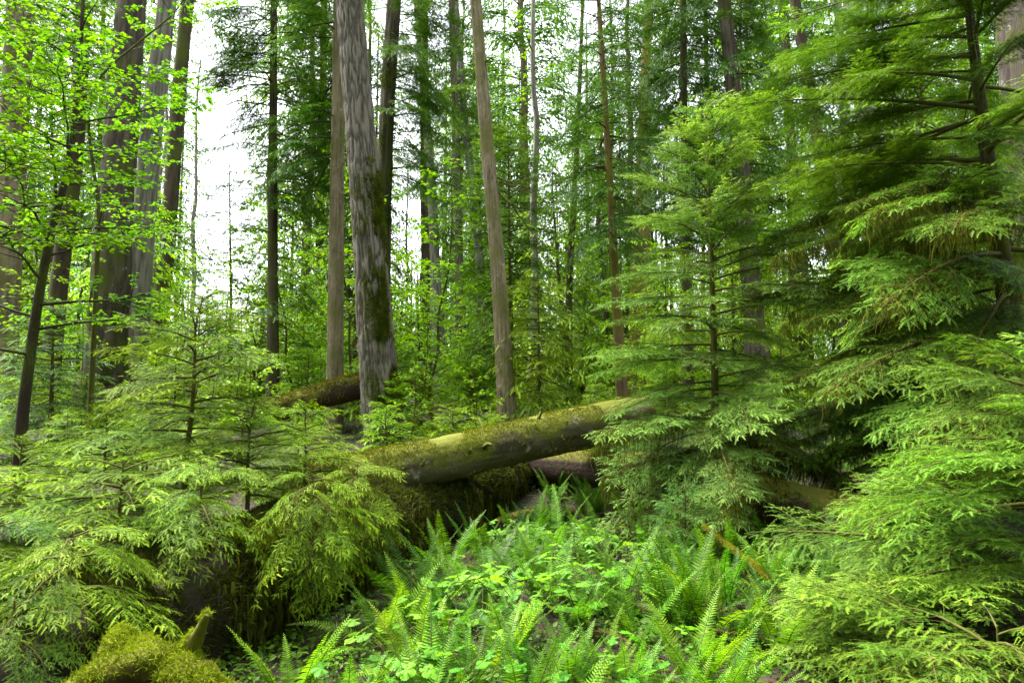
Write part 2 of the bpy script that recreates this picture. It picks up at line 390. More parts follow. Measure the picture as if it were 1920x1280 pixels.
bough_set('f30', 3.0, 'far', 5, 10, rise=.06, droop=.5, width=.4, curl=.4)
BOUGH_MESH = {}
def bough_object(key, i, mossy, parent, moss_len):
    """bough (needles and twig wood) with its hanging moss as a sub-part; meshes are shared"""
    L, mb, anc = BOUGHS[key][i]
    if (key, i) not in BOUGH_MESH:
        BOUGH_MESH[key, i] = mb.mesh("bough", [M_NEEDLE, M_TWIGM])
    o = obj("bough", BOUGH_MESH[key, i], parent)
    if mossy:
        kk = (key, i, 'moss', round(moss_len, 2))
        if kk not in BOUGH_MESH:
            g = MB(); strands(g, anc, np.random.default_rng(i + 50), int(560 * L), .015, moss_len, .0032)
            BOUGH_MESH[kk] = g.mesh("hanging_moss", [M_MOSS])
        obj("hanging_moss", BOUGH_MESH[kk], o, MOSS_BR)
    return o
def pick(lengths, L):
    return min(lengths, key=lambda k: abs(math.log(BOUGHS[k][0][0] / L)))
SETS = {'near': ('n06', 'n10', 'n16', 'n25'), 'mid': ('m06', 'm12', 'm24'), 'far': ('f15', 'f30')}

def rot_zy(az, el, roll=0.):
    return np.array(Matrix.Rotation(az, 3, 'Z') @ Matrix.Rotation(-el, 3, 'Y') @ Matrix.Rotation(roll, 3, 'X'))
def conifer(loc, h, rad, label, cat='hemlock', name='hemlock_sapling', group=None, n=40, z0=.1, r_crown=.6, lod='near', parts=True, color=HEM, path=None,
            el=(35, -12), az_keep=None, moss=0, moss_len=.25, seed=0, z1=.98, prof=.75, sides=7, bark=None, dead=0, jitter=.2, rmin=.14, z_hi=None, extra=(), color_var=.12):
    """a hemlock: trunk and boughs; parts=True keeps every bough an object, else one crown mesh"""
    r = np.random.default_rng(seed + 1000); t = thing(name, label, cat, loc, group)
    if path is None:
        k = 8; zz = np.linspace(0, 1, k); w = np.cumsum(r.normal(0, .012 * h, (k, 2)), 0) * zz[:, None]
        path = np.column_stack([w, zz * h])
    path = np.asarray(path, float); sp = spline(path, 40)
    g = MB(); zt = (sp[:, 2] - sp[0, 2]) / max(sp[-1, 2] - sp[0, 2], .01); tube(g, sp, rad * (1 - .9 * zt) + .003, sides, 0)
    obj("trunk", g.mesh("trunk", [bark or M_TWIGM]), t)
    H = sp[-1, 2]; crown = MB()
    pt = lambda z: np.array([np.interp(z, sp[:, 2], sp[:, 0]), np.interp(z, sp[:, 2], sp[:, 1]), z])
    hi = z_hi or H * z1; az = r.random() * 6.28
    for q in range(n):
        u = ((q + r.random()) / n) ** .85; z = H * z0 + (hi - H * z0) * u; uz = np.clip((z - H * z0) / (H * (1 - z0)), 0, 1); az += 2.4 + r.normal(0, .25)
        a = az
        if az_keep is not None: a = az_keep[0] + (az_keep[1] - az_keep[0]) * r.random() if r.random() < .8 else az
        Lb = r_crown * ((1 - uz) ** prof * (1 - rmin) + rmin) * (1 - jitter + 2 * jitter * r.random())
        e = R(el[1] + (el[0] - el[1]) * uz ** 1.3 + r.normal(0, 6))
        key = pick(SETS[lod], Lb); i = int(r.integers(0, len(BOUGHS[key]))); s = Lb / BOUGHS[key][i][0]
        M3 = rot_zy(a, e, r.normal(0, .18)); p = pt(z)
        if parts:
            o = bough_object(key, i, moss and uz < moss, t, moss_len); o.matrix_local = Matrix.Translation(p) @ Matrix(M3 * s).to_4x4()
            cv = 1 + r.normal(0, color_var); o.color = (color[0] * cv * (1 + r.normal(0, .05)), color[1] * cv, color[2] * cv, 1)
        else:
            M = np.eye(4); M[:3, :3] = M3 * s; M[:3, 3] = p; crown.merge(BOUGHS[key][i][1], M, r.random())
    for z, a, e, Lb, ec in extra:
        key = pick(SETS[lod], Lb); i = int(r.integers(0, len(BOUGHS[key]))); o = bough_object(key, i, False, t, moss_len)
        o.matrix_local = Matrix.Translation(pt(z)) @ Matrix(rot_zy(R(a), R(e), 0) * Lb / BOUGHS[key][i][0]).to_4x4(); o.color = (*ec, 1)
    if not parts: obj("crown", crown.flat().mesh("crown", [M_NEEDLE, M_TWIG]), t, color)
    for q in range(dead):
        z = H * (z0 * (.35 + .7 * r.random())); p = pt(z); a = r.random() * 6.28; l = r_crown * (.25 + .4 * r.random())
        u = np.linspace(0, 1, 7)[:, None]; d = np.array([math.cos(a), math.sin(a), .1])
        c_ = p + d * l * u + np.array([0, 0, -1]) * l * .5 * u ** 2 + r.normal(0, .02 * l, (7, 3)) * u; g = MB(); tube(g, c_, np.linspace(.02, .004, 7), 4, 0, cap=False)
        for w in range(6):
            k = int(r.integers(2, 6)); dd = unit(r.normal(0, 1, 3) + d * .8 + np.array([0, 0, -.9])) * l * .3
            tube(g, c_[k] + dd * np.linspace(0, 1, 4)[:, None] ** np.array([1, 1, .8]), np.linspace(.008, .003, 4), 3, 0, cap=False)
        obj("bare_branch", g.mesh("bare_branch", [M_TWIG]), t)
    return t

# leaves
def leaf_template(kind):
    if kind == 'maple':
        pts = [(0, 0), (.12, .2), (.08, .46), (.34, .32), (.5, .5), (.6, .27), (1, 0)]
    elif kind == 'lobed':
        pts = [(0, 0), (-.14, .26), (.1, .52), (.28, .42), (.46, .58), (.62, .36), (.78, .3), (1, 0)]
    else:
        pts = [(0, 0), (.22, .22), (.55, .27), (.82, .14), (1, 0)]
    up = [(x, y, .22 * y - .12 * x * x) for x, y in pts]; dn = [(x, -y, z) for x, y, z in up[1:-1]]
    mid = (.45, 0, -.02); v = up + dn + [mid]; k = len(up); m = len(v) - 1
    ring = list(range(k)) + list(range(k + len(dn) - 1, k - 1, -1))
    return np.array(v, float), np.array([(m, ring[(q + 1) % len(ring)], ring[q]) for q in range(len(ring))])
def palmate(n=5, teeth=3, seed=0):
    """rounded, toothed leaf with n lobes, domed and creased along its veins"""
    k = n * 8; th = np.linspace(R(-150), R(150), k); lob = np.abs(np.cos(n * th / 2 * (300 / 300) + (0 if n % 2 else np.pi / 2))) ** .7
    rr = (.36 + .17 * lob + .022 * np.cos(np.arange(k) * np.pi)) * (1 - .12 * (np.abs(th) / np.pi) ** 2); x = .42 + rr * np.cos(th); y = rr * np.sin(th) * 1.08
    v = [(0.36, 0, .0)] + [(.42 + .5 * rr[i] * math.cos(th[i]), .54 * rr[i] * math.sin(th[i]), .05 - .05 * lob[i]) for i in range(k)] + [(x[i], y[i], -.03 - .07 * (1 - lob[i]) - .10 * (rr[i] * math.cos(th[i])) ** 2) for i in range(k)]
    f = [(0, 1 + i, 2 + i) for i in range(k - 1)]
    for i in range(k - 1): f += [(1 + i, 1 + k + i, 2 + k + i), (1 + i, 2 + k + i, 2 + i)]
    return np.array(v, float), np.array(f)
LEAF = {k: leaf_template(k) for k in ('maple', 'oval')}; LEAF['lobed'] = palmate()
def put_leaves(mb, kind, O, D, size, rng, flat=.35, tip=None, droop=.25):
    K = len(O); U = np.stack([rng.normal(0, flat, K), rng.normal(0, flat, K), np.ones(K)], -1)
    D = unit(D + np.stack([0 * size, 0 * size, rng.normal(-droop, .2, K)], -1)); tv, tf = LEAF[kind]
    scatter(mb, tv, tf, O, frame_mats(O, D, U, size), 0, rng.random(K) * .6 + .4 if tip is None else tip, rng.random(K))
def leafy_branch(mw, ml, p, d, l, rng, kind, size, r0, depth=0, density=1., gap=.0):
    k = 8; u = np.linspace(0, 1, k)[:, None]
    c_ = p + d * l * u + rng.normal(0, .025 * l, (k, 3)) * u + np.array([0, 0, -.10 * l]) * u ** 2
    tube(mw, c_, np.linspace(r0, .0018, k), 5 if r0 > .012 else 3, 0, cap=False)
    side = unit(np.cross([0, 0, 1.], d))
    if depth > 0:
        m = max(3, int(l / .16))
        for q in range(m):
            t = .2 + .78 * (q + rng.random()) / m; j = t * (k - 1); a = int(j); o = c_[a] + (c_[min(a + 1, k - 1)] - c_[a]) * (j - a)
            an = R(50 + rng.normal(0, 10)); s = 1 if q % 2 else -1
            leafy_branch(mw, ml, o, unit(d * math.cos(an) + side * s * math.sin(an) + np.array([0, 0, rng.normal(.03, .12)])), l * (.5 * (1 - t) + .16), rng, kind, size, r0 * .45, depth - 1, density)
    m = max(3, int(l / (size * .55) * density)); t = .25 + .75 * rng.random(m) ** .8; o = np.stack([np.interp(t, u[:, 0], c_[:, x]) for x in range(3)], -1)
    s = np.where(rng.random(m) < .5, 1, -1)[:, None]; a = R(50)
    put_leaves(ml, kind, o + rng.normal(0, size * .25, (m, 3)), d[None] * math.cos(a) + side[None] * s * math.sin(a) + rng.normal(0, .2, (m, 3)), size * (.6 + .6 * rng.random(m)), rng)
def leafy_tree(loc, path, rad, label, cat='maple', name='maple_tree', branches=14, length=1.2, kind='maple', size=.085, seed=0, z0=.3, color=LIME, group=None, depth=1, bark=None,
               el=12, density=1., az_keep=None, lens=None, taper=.85):
    r = np.random.default_rng(seed + 300); t = thing(name, label, cat, loc, group); sp = spline(path, 50); g = MB(); ml = MB()
    tube(g, sp, np.linspace(rad, rad * (1 - taper), 50), 10, 0, cap=True)
    H = sp[-1, 2] - sp[0, 2]; az = r.random() * 6
    mw = MB()
    for q in range(branches):
        u = z0 + (1 - z0) * (q + r.random()) / branches; i = int(u * 49); az += 2.4 + r.normal(0, .3); a = az
        if az_keep: a = az_keep[0] + (az_keep[1] - az_keep[0]) * r.random()
        l = length * (1.05 - .55 * max(0, (u - z0) / (1 - z0)) ** 1.5) * (.7 + .5 * r.random())
        e = R(el + r.normal(0, 9) + 15 * u); d = np.array([math.cos(a) * math.cos(e), math.sin(a) * math.cos(e), math.sin(e)])
        leafy_branch(mw, ml, sp[i], d, l, r, kind, size, rad * .3 * (1.1 - u) + .004, depth, density)
    obj("trunk", g.mesh("trunk", [bark or M_TWIGM]), t); obj("branches", mw.flat().mesh("branches", [bark or M_TWIGM]), t)
    obj("crown", ml.flat().mesh("crown", [M_LEAF]), t, color)
    return t

# moss tufts on a surface
TUFT = (np.array([(-.09, 0, 0), (.09, 0, 0), (.06, .25, .62), (-.03, .5, 1.0)]), np.array([(0, 1, 2), (0, 2, 3)]))
def tufts(mb, P_, N_, size, rng, lean=.7, hang=0., tip=None):
    K = len(P_); D = unit(rng.normal(0, 1, (K, 3))); M = np.zeros((K, 3, 3)); Zd = unit(N_ + rng.normal(0, lean, (K, 3)) + np.array([0, 0, -hang]))
    Xd = unit(np.cross(Zd, D)); Yd = np.cross(Zd, Xd); sz = size * (.5 + rng.random(K))
    M[:, :, 0] = Xd * sz[:, None]; M[:, :, 1] = Yd * sz[:, None]; M[:, :, 2] = Zd * sz[:, None]
    n3 = noise(P_ * 9, 3)
    scatter(mb, *TUFT, P_ - N_ * .004, M, 0, np.clip(n3 * 1.3 - .15 + rng.normal(0, .15, K), 0, 1) if tip is None else tip, rng.random(K))
LODS['xfar'] = (.42, .32, .55); TW['xfar'] = TW['far']
bough_set('x30', 3.0, 'xfar', 4, 11, rise=.06, droop=.5, width=.4, curl=.4); SETS['xfar'] = ('x30',)
SETS['droop'] = ('d08',)

# ---------------------------------------------------------------- trunks of the tall trees
B_GREY = bark_mat("grey_furrowed_bark", (.205, .182, .147), (.045, .036, .027), moss=.0, moss_col=(.055, .07, .010), stretch=2.2, scale=24, msoft=2.8, side=(.9, -.25, -.1), moss_top=7)
B_PALE = bark_mat("pale_grey_bark", (.27, .25, .215), (.07, .058, .045), stretch=9, scale=14, lichen=.1, moss=-.15)
B_BROWN = bark_mat("brown_scaly_bark", (.29, .235, .15), (.075, .056, .035), moss=.03, moss_col=(.12, .115, .035), stretch=1.6, scale=15, bump=.8, lichen=.2)
B_DARK = bark_mat("dark_brown_bark", (.085, .062, .045), (.035, .025, .018), moss=.05, stretch=4, scale=14)
B_RED = bark_mat("reddish_brown_bark", (.20, .12, .075), (.07, .04, .025), moss=.12, moss_col=(.15, .13, .02), stretch=7, scale=12)
B_GREYB = bark_mat("grey_brown_bark", (.135, .11, .085), (.032, .024, .018), stretch=8, scale=14, moss=.04, lichen=.05)
B_MASS = bark_mat("shade_dark_furrowed_bark", (.075, .06, .048), (.025, .018, .014), stretch=6, scale=10, moss=.02, lichen=.1)  # right-edge trunk: its shadow is put into these darkened bark colours
def furrow(amp, k, zs, seed, sl=3.2):
    def d(th, p, r):
        q = np.stack([np.cos(th) * k, np.sin(th) * k, p[..., 2] * zs], -1)
        q = q + (fbm(q * .8, 2, seed + 9)[..., None] - .5) * np.array([1.0, 1.0, .3])
        n = np.clip(np.abs(2 * fbm(q, 2, seed) - 1) * sl, 0, 1) * (.75 + .5 * (fbm(q * 3, 2, seed + 5) - .2)); n = np.clip(n, 0, 1)
        lump = fbm(np.stack([np.cos(th) * 1.2, np.sin(th) * 1.2, p[..., 2] * .5], -1), 2, seed + 3) - .5
        return amp * (n - .6) + lump * r * .16, n
    return d
def tall_tree(label, cat, pts, Y, w0, w1, bark, sides=24, amp=.012, k=5., zs=.9, zn=90, crown=None, top=26, seed=0, name='conifer_tree', group=None, moss=None, dead=None, flare=.3, color=DARKCON):
    """trunk through the given sight points (all at distance Y), extended down to the soil and up to `top` metres"""
    r = np.random.default_rng(seed + 77); P_ = [at(x, y, Y) for x, y in pts]
    P_.sort(key=lambda p: p[2]); a, b = P_[0], P_[1]; dn = (a - b) / max(b[2] - a[2], .1)
    zg = gz(a[0], Y) - .15; base = a + dn * max(a[2] - zg, .02) if a[2] > zg else a
    up = unit(P_[-1] - P_[0]); full = [base] + [p for p in P_ if p[2] > base[2] + .3]
    zt = max(top, full[-1][2] + 3); full.append(full[-1] + up * (zt - full[-1][2]) / up[2])
    root = np.array([base[0], base[1], base[2]]); t = thing(name, label, cat, root, group)
    sp = spline(np.array(full) - root, zn); z = sp[:, 2]; zv0, zv1 = P_[0][2] - root[2], P_[-1][2] - root[2]
    r0, r1 = w0 * Y / F / 2, w1 * Y / F / 2
    rad = np.clip(r0 + (r1 - r0) * (z - zv0) / max(zv1 - zv0, .1), .02, r0 * 1.15) * np.clip((zt - root[2] - z) / 4, .05, 1) ** .5 * (1 + flare * np.exp(-np.maximum(z - zv0, 0) / .35) + .0)
    g = MB(); tube(g, sp, rad, sides, 0, furrow(amp, k, zs, seed)); tr = obj("trunk", g.mesh("trunk", [bark]), t)
    at_z = lambda q: np.array([np.interp(q, z, sp[:, 0]), np.interp(q, z, sp[:, 1]), q])
    if crown:
        for c_ in (crown if isinstance(crown, list) else [crown]):
            lo, hi = (at(0, c_['y'][0], Y)[2] - root[2], at(0, c_['y'][1], Y)[2] - root[2]); mb = MB(); lod = c_.get('lod', 'far'); az = r.random() * 6
            for q in range(c_['n']):
                u = (q + r.random()) / c_['n']; az += 2.4 + r.normal(0, .3); aa = az
                if 'az' in c_ and r.random() < .8: aa = R(c_['az'][0] + (c_['az'][1] - c_['az'][0]) * r.random())
                L = c_['r'] * (1 - c_.get('taper', .35) * u) * (.6 + .6 * r.random()); key = pick(SETS[lod], L); i = int(r.integers(0, len(BOUGHS[key]))); s = L / BOUGHS[key][i][0]
                M = np.eye(4); M[:3, :3] = rot_zy(aa, R(c_.get('el', 2) + r.normal(0, 9) + 16 * u), r.normal(0, .25)) * s; M[:3, 3] = at_z(lo + (hi - lo) * u)
                mb.merge(BOUGHS[key][i][1], M, r.random())
            obj("crown", mb.flat().mesh("crown", [M_NEEDLE, M_TWIG]), t, c_.get('color', color))
    if dead is None: dead = [(r.uniform(60, 620), r.choice([-1, 1]), r.normal(.2, .3), r.uniform(.25, .7), w0 * Y / F * .02 + .008) for _ in range(4)]
    for (y, dx, dy, l, rr) in dead:
        p0 = at_z(at(0, y, Y)[2] - root[2]); d = np.array([dx, r.normal(0, .3), dy]); u = np.linspace(0, 1, 9)[:, None]
        c_ = p0 + unit(d) * l * u + np.array([0, 0, -.35 * l]) * u ** 2 + r.normal(0, .03 * l, (9, 3)) * u; g = MB(); tube(g, c_, np.linspace(rr, rr * .25, 9), 5, 0, cap=False)
        for w in range(7):
            i = int(r.integers(2, 8)); dd = unit(unit(d) + r.normal(0, .7, 3) + np.array([0, 0, -.3])) * l * (.2 + .25 * r.random()); v = np.linspace(0, 1, 5)[:, None]
            tube(g, c_[i] + dd * v + np.array([0, 0, -.12 * l]) * v ** 2, np.linspace(rr * .4, rr * .12, 5), 3, 0, cap=False)
        obj("bare_branch", g.mesh("bare_branch", [M_TWIGM]), t)
    if moss:
        n, ylo, yhi, th0, spread, size = moss; g = MB(); N_ = int(n)
        zz = at(0, ylo, Y)[2] + (at(0, yhi, Y)[2] - at(0, ylo, Y)[2]) * r.random(N_) ** 1.6 - root[2]; th = R(th0) + r.normal(0, R(spread), N_)
        nn = np.stack([np.cos(th), np.sin(th), 0 * th], -1); cc = np.stack([np.interp(zz, z, sp[:, 0]), np.interp(zz, z, sp[:, 1]), zz], -1); rr = np.interp(zz, z, rad)
        q = cc + nn * rr[:, None]; keep = r.random(N_) < np.clip((fbm(q * np.array([3.2, 3.2, 1.6]), 4, 21) - .40) * 5, 0, 1); tufts(g, q[keep], nn[keep], size, r, .6, .7)
        obj("moss", g.mesh("moss", [M_MOSS]), t, (.115, .175, .014))
    return t

tall_tree("thick brown trunk at the left edge behind the maple leaves", "tree", [(2, 720), (20, 350), (38, 0)], 17, 50, 46, B_BROWN, sides=40, amp=.012, k=7, zs=1.2, seed=1, crown=dict(y=(90, -120), r=2.6, n=16, lod='far'))
tall_tree("dark slender trunk standing just right of the leaning maple stem", "tree", [(88, 790), (112, 520), (138, 330), (160, 0)], 20, 34, 22, B_DARK, seed=2, crown=dict(y=(170, -160), r=2.4, n=34, lod='mid'))
tall_tree("broad grey-brown trunk, dark on its right flank, behind the maple", "tree", [(196, 720), (212, 450), (232, 180), (247, 0)], 18, 72, 50, B_GREYB, sides=56, amp=.05, k=3.8, zs=.9, zn=180, seed=3, moss=(7000, 720, 560, -90, 60, .05), crown=dict(y=(-40, -200), r=2.6, n=10))
tall_tree("pale grey trunk between the broad grey-brown one and a dark one", "tree", [(248, 740), (264, 470), (288, 210), (307, 60)], 21, 48, 34, B_PALE, sides=40, amp=.04, k=3.2, zs=.8, zn=180, seed=4, crown=dict(y=(-60, -200), r=2.4, n=10))
tall_tree("dark trunk right of the pale grey one, against the bright sky", "tree", [(296, 640), (318, 400), (335, 180), (348, 40)], 25, 31, 24, B_DARK, seed=5, crown=[dict(y=(420, 560), r=2.2, n=12), dict(y=(60, -140), r=2.6, n=16)])
tall_tree("straight dark hemlock trunk with dead twigs and drooping dark crown", "hemlock", [(512, 690), (511, 400), (513, 90)], 16, 22, 13, B_DARK, sides=20, seed=6, flare=.1,
          crown=[dict(y=(390, -160), r=2.0, n=64, lod='mid', az=(-70, 75), el=-12), dict(y=(190, -160), r=2.2, n=44, lod='mid', az=(120, 250), el=-8), dict(y=(640, 330), r=1.5, n=22, lod='mid', el=-18, az=(-80, 80))],
          dead=[(200, -1, .3, 1.7, .022), (160, -1, .1, 1.5, .02), (232, -1, -.1, 1.9, .02), (170, .9, -.2, 1.1, .018), (290, -.8, -.5, 1.2, .016), (120, -1, .2, 1.6, .02), (240, .8, -.4, .9, .016), (340, -.9, -.5, 1.1, .014), (185, -.8, -.6, 1.3, .016), (395, .7, -.5, 1.2, .016)])
tall_tree("smooth greenish-brown trunk directly left of the furrowed grey trunk", "tree", [(627, 800), (630, 500), (634, 190), (636, 0)], 14.5, 32, 22, B_BROWN, sides=32, amp=.006, k=8, zs=1.5, seed=7, flare=.1, crown=dict(y=(300, -180), r=1.9, n=40, lod='mid', az=(60, 250), el=-12))
tall_tree("biggest trunk of the scene, grey furrowed bark with moss down its right side", "tree", [(716, 752), (706, 640), (690, 430), (672, 200), (655, 0)], 13, 68, 49, B_GREY, sides=200, amp=.04, k=5.2, zs=2.6, zn=420, seed=8, flare=.12, moss=(60000, 760, 300, -30, 38, .05),
          crown=dict(y=(-60, -260), r=2.0, n=12, lod='mid'))
tall_tree("mossy trunk seen just behind the right side of the furrowed grey trunk", "tree", [(716, 560), (720, 350), (731, 120), (738, 20)], 18, 30, 27, B_GREYB, sides=40, amp=.03, k=3, zs=.6, seed=9, moss=(5000, 420, 60, -100, 50, .06),
          crown=[dict(y=(330, -200), r=2.4, n=60, lod='mid', az=(-80, 60), el=-12), dict(y=(60, -200), r=2.2, n=14, lod='mid')])
tall_tree("thin pale trunk standing free against the sky right of centre gap", "tree", [(818, 560), (808, 330), (797, 190), (788, 80)], 28, 20, 15, B_PALE, seed=10, amp=.015, crown=dict(y=(240, -120), r=2.2, n=22))
tall_tree("short dark trunk in the gap left of the slim brown trunk", "tree", [(800, 520), (797, 300), (796, 200)], 30, 20, 17, B_DARK, seed=11, crown=dict(y=(430, 180), r=1.6, n=18))
tall_tree("slender grey trunk with leafy crown, first behind the slim brown trunk", "tree", [(862, 560), (856, 280), (848, 40)], 27, 17, 12, B_GREYB, seed=12, crown=dict(y=(420, -140), r=2.6, n=60, lod='mid', el=-10))
tall_tree("pale leaning trunk close behind the slim brown trunk", "tree", [(906, 560), (890, 380), (872, 240), (862, 100)], 30, 17, 13, B_PALE, seed=13, crown=dict(y=(200, -140), r=2.4, n=26))
tall_tree("slim brown trunk with speckled bark leaning slightly, centre of the wood", "tree", [(949, 752), (938, 560), (916, 300), (892, 0)], 12.5, 32, 21, B_BROWN, sides=48, amp=.006, k=9, zs=2.2, zn=200, seed=14, flare=.08,
          dead=[(125, .6, .5, .35, .03), (330, .9, -.2, 1.0, .02), (350, .8, -.6, 1.3, .02), (365, 1, -.3, .8, .016), (340, .6, -.1, .9, .018), (345, .9, .3, .8, .014)], moss=(3000, 740, 560, -30, 40, .03), crown=dict(y=(-80, -260), r=1.8, n=12, lod='mid'))
tall_tree("thin bare stem rising right of the slim brown trunk", "tree", [(1066, 660), (1068, 520), (1076, 380)], 21, 14, 11, B_DARK, seed=15, crown=dict(y=(400, 120), r=1.9, n=34, lod='mid', el=-10))
tall_tree("slim brown hemlock with layered drooping crown and a bent dark bough", "hemlock", [(1156, 560), (1148, 420), (1136, 220), (1124, 30)], 16.5, 17, 9, B_RED, sides=20, seed=16, flare=.1,
          crown=[dict(y=(470, -150), r=1.75, n=90, lod='mid', el=-14, taper=.25)], color=(.085, .22, .035), dead=[(312, -1, .1, 1.3, .05), (190, .8, .3, .8, .02), (255, .8, -.1, 1.0, .02), (120, -1, .3, .7, .02), (100, .8, .5, .7, .02)])
tall_tree("reddish trunk streaked with yellow moss behind the layered hemlock", "tree", [(1203, 480), (1206, 300), (1211, 150)], 26, 31, 20, B_RED, sides=32, amp=.03, k=4, seed=17, moss=(2500, 420, 220, -120, 40, .09), crown=dict(y=(180, -140), r=2.6, n=30))
tall_tree("dark conifer whose curtain of drooping boughs hides its trunk", "conifer", [(1288, 600), (1284, 330), (1280, 0)], 19, 16, 12, B_DARK, seed=18, crown=dict(y=(390, -160), r=2.2, n=90, lod='mid', el=-24, taper=.2), color=(.06, .16, .03))
tall_tree("tall brown trunk behind the pyramid-shaped hemlock, clear of boughs low down", "tree", [(1418, 650), (1396, 400), (1378, 200), (1358, 0)], 18.5, 38, 25, B_GREYB, sides=40, amp=.02, k=5, seed=19, moss=(4000, 480, 250, -20, 40, .05),
          crown=[dict(y=(330, -180), r=2.2, n=44, lod='mid', el=-16, az=(-70, 60)), dict(y=(60, -180), r=2.2, n=16, lod='mid', el=-10)], dead=[(140, .9, .1, .9, .03), (280, .7, .5, 1.0, .03)])
tall_tree("dark leaning trunk crossing the bright gap right of the brown trunk", "tree", [(1545, 330), (1512, 130), (1490, 0)], 22, 24, 19, B_DARK, sides=28, seed=20, crown=dict(y=(240, -160), r=2.0, n=36, lod='mid', el=-16))
tall_tree("thin dark trunk left of the dark leaning trunk", "tree", [(1495, 420), (1478, 180), (1465, 0)], 27, 16, 13, B_DARK, seed=21, crown=dict(y=(300, -140), r=2.3, n=34, lod='mid', el=-10))
tall_tree("pale split snag at the top right against white sky", "snag", [(1640, 420), (1620, 180), (1597, 0)], 26, 38, 34, B_PALE, sides=32, amp=.04, k=4, seed=22)
tall_tree("pale thin trunk left of the pale split snag", "tree", [(1590, 330), (1578, 120), (1570, 0)], 30, 18, 15, B_PALE, seed=23, crown=dict(y=(120, -140), r=2, n=20))
tall_tree("massive furrowed trunk at the right edge behind the mossy hemlock", "tree", [(1985, 720), (1960, 300), (1935, 0)], 12, 150, 120, B_MASS, sides=120, amp=.06, k=4, zs=1.2, zn=240, seed=24, moss=(14000, 720, 200, -120, 60, .06))

# ---------------------------------------------------------------- hemlocks with their own boughs
def px_path(pts, Y): return [at(x, y, Y) for x, y in pts]
def hem_path(label, pts, Y, r0, **kw):
    P_ = px_path(pts, Y); root = P_[0].copy(); root[2] = gz(root[0], Y) - .05
    return conifer(root, 0, r0, label, path=np.array([[0, 0, 0]] + [list(p - root) for p in P_ if p[2] > root[2] + .25]), **kw)
hem_path("tall mossy hemlock on the right, long boughs reaching left over the logs", [(1906, 780), (1896, 640), (1878, 480), (1850, 280), (1815, 0), (1785, -260)], 7, .125, name='hemlock_tree', cat='hemlock', n=90, z0=.1, r_crown=2.75, dead=9, jitter=.32, prof=.4,
         el=(16, -15), az_keep=(R(110), R(262)), moss=.45, moss_len=.26, seed=31, color=(.115, .255, .022), sides=14, bark=B_DARK, color_var=.2)
hem_path("pyramid-shaped hemlock standing behind the right end of the crossing log", [(1346, 930), (1342, 780), (1336, 560), (1328, 330), (1322, 190)], 8.2, .06, name='hemlock_tree', n=84, z0=.1, r_crown=1.8, dead=5, jitter=.3, prof=.6,
         el=(38, -16), moss=.2, moss_len=.42, seed=32, extra=[(1.55, 196, -14, 1.3, (.15, .30, .08)), (1.3, 212, -10, 1.15, (.15, .30, .09)), (1.05, 190, -14, 1.1, (.13, .27, .06)), (1.8, 186, -8, 1.4, (.14, .30, .05))], color=(.16, .32, .055), color_var=.18)
hem_path("bushy mid-wood hemlock growing right behind the slim brown trunk", [(960, 720), (956, 480), (952, 230)], 15.5, .07, name='hemlock_tree', parts=False, lod='mid', n=110, z0=.12, r_crown=1.7, prof=.45, el=(25, -18), seed=33, color=(.12, .28, .025))
hem_path("yellow-green mossy hemlock with hanging boughs right of the slim brown trunk", [(1012, 740), (1008, 520)], 12.8, .05, parts=False, lod='mid', n=60, z0=.1, r_crown=1.15, prof=.5, el=(15, -32), seed=34, color=(.21, .34, .02))
hem_path("olive hemlock with hanging boughs behind the tall mossy one on the right", [(1745, 760), (1735, 420), (1722, 60)], 10, .09, name='hemlock_tree', parts=False, lod='mid', n=130, z0=.1, r_crown=2.1, prof=.4, el=(12, -26), seed=37, color=(.15, .30, .022))
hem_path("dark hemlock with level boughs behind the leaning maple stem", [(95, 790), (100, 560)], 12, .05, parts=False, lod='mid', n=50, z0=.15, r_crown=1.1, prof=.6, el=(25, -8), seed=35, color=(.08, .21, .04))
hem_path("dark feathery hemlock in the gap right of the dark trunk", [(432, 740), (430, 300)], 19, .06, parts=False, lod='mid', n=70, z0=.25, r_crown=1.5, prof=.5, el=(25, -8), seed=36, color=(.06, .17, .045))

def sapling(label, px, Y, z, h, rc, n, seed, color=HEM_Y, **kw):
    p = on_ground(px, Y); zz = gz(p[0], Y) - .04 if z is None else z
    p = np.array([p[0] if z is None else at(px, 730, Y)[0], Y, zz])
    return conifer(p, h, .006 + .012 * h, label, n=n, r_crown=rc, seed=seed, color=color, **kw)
# left bank, on and beside the nurse log
sapling("young hemlock with a bare dark lower stem, tallest on the left bank", 352, 5.7, .62, 1.86, .95, 30, 41, (.17, .30, .03), z0=.30, el=(38, -6), prof=.6)
sapling("small hemlock on the left bank at the frame edge, in front of the maple stem", 40, 5.6, .5, .8, .85, 22, 42, HEM_Y, el=(30, -14), prof=.5)
sapling("broad young hemlock between the maple stem and the tallest left sapling", 205, 6.6, .45, 1.05, .9, 26, 43, HEM_Y, el=(30, -10), prof=.5)
sapling("low spreading hemlock under the tallest left sapling, nearer the camera", 235, 4.7, .6, .62, .85, 18, 44, HEM_Y, el=(20, -12), prof=.4)
sapling("leafy hemlock right of the tallest left sapling on the nurse log", 470, 5.7, .72, .85, .75, 22, 45, HEM_Y, el=(30, -16), prof=.5)
sapling("yellowish hemlock crowding the left end of the crossing log", 575, 6.3, .72, .8, .66, 22, 46, HEM_Y, el=(30, -12), prof=.5)
sapling("hemlock with a thin bare leader behind the crossing log's left end", 560, 7.6, .5, .85, .7, 24, 47, HEM_Y, el=(30, -10), prof=.55)
sapling("shaggy hemlock hanging over the dark side of the nurse log, under its moss", 590, 4.75, .62, .5, .55, 13, 48, HEM_Y, lod='droop', el=(5, -38), prof=.3, moss=.9, moss_len=.3)
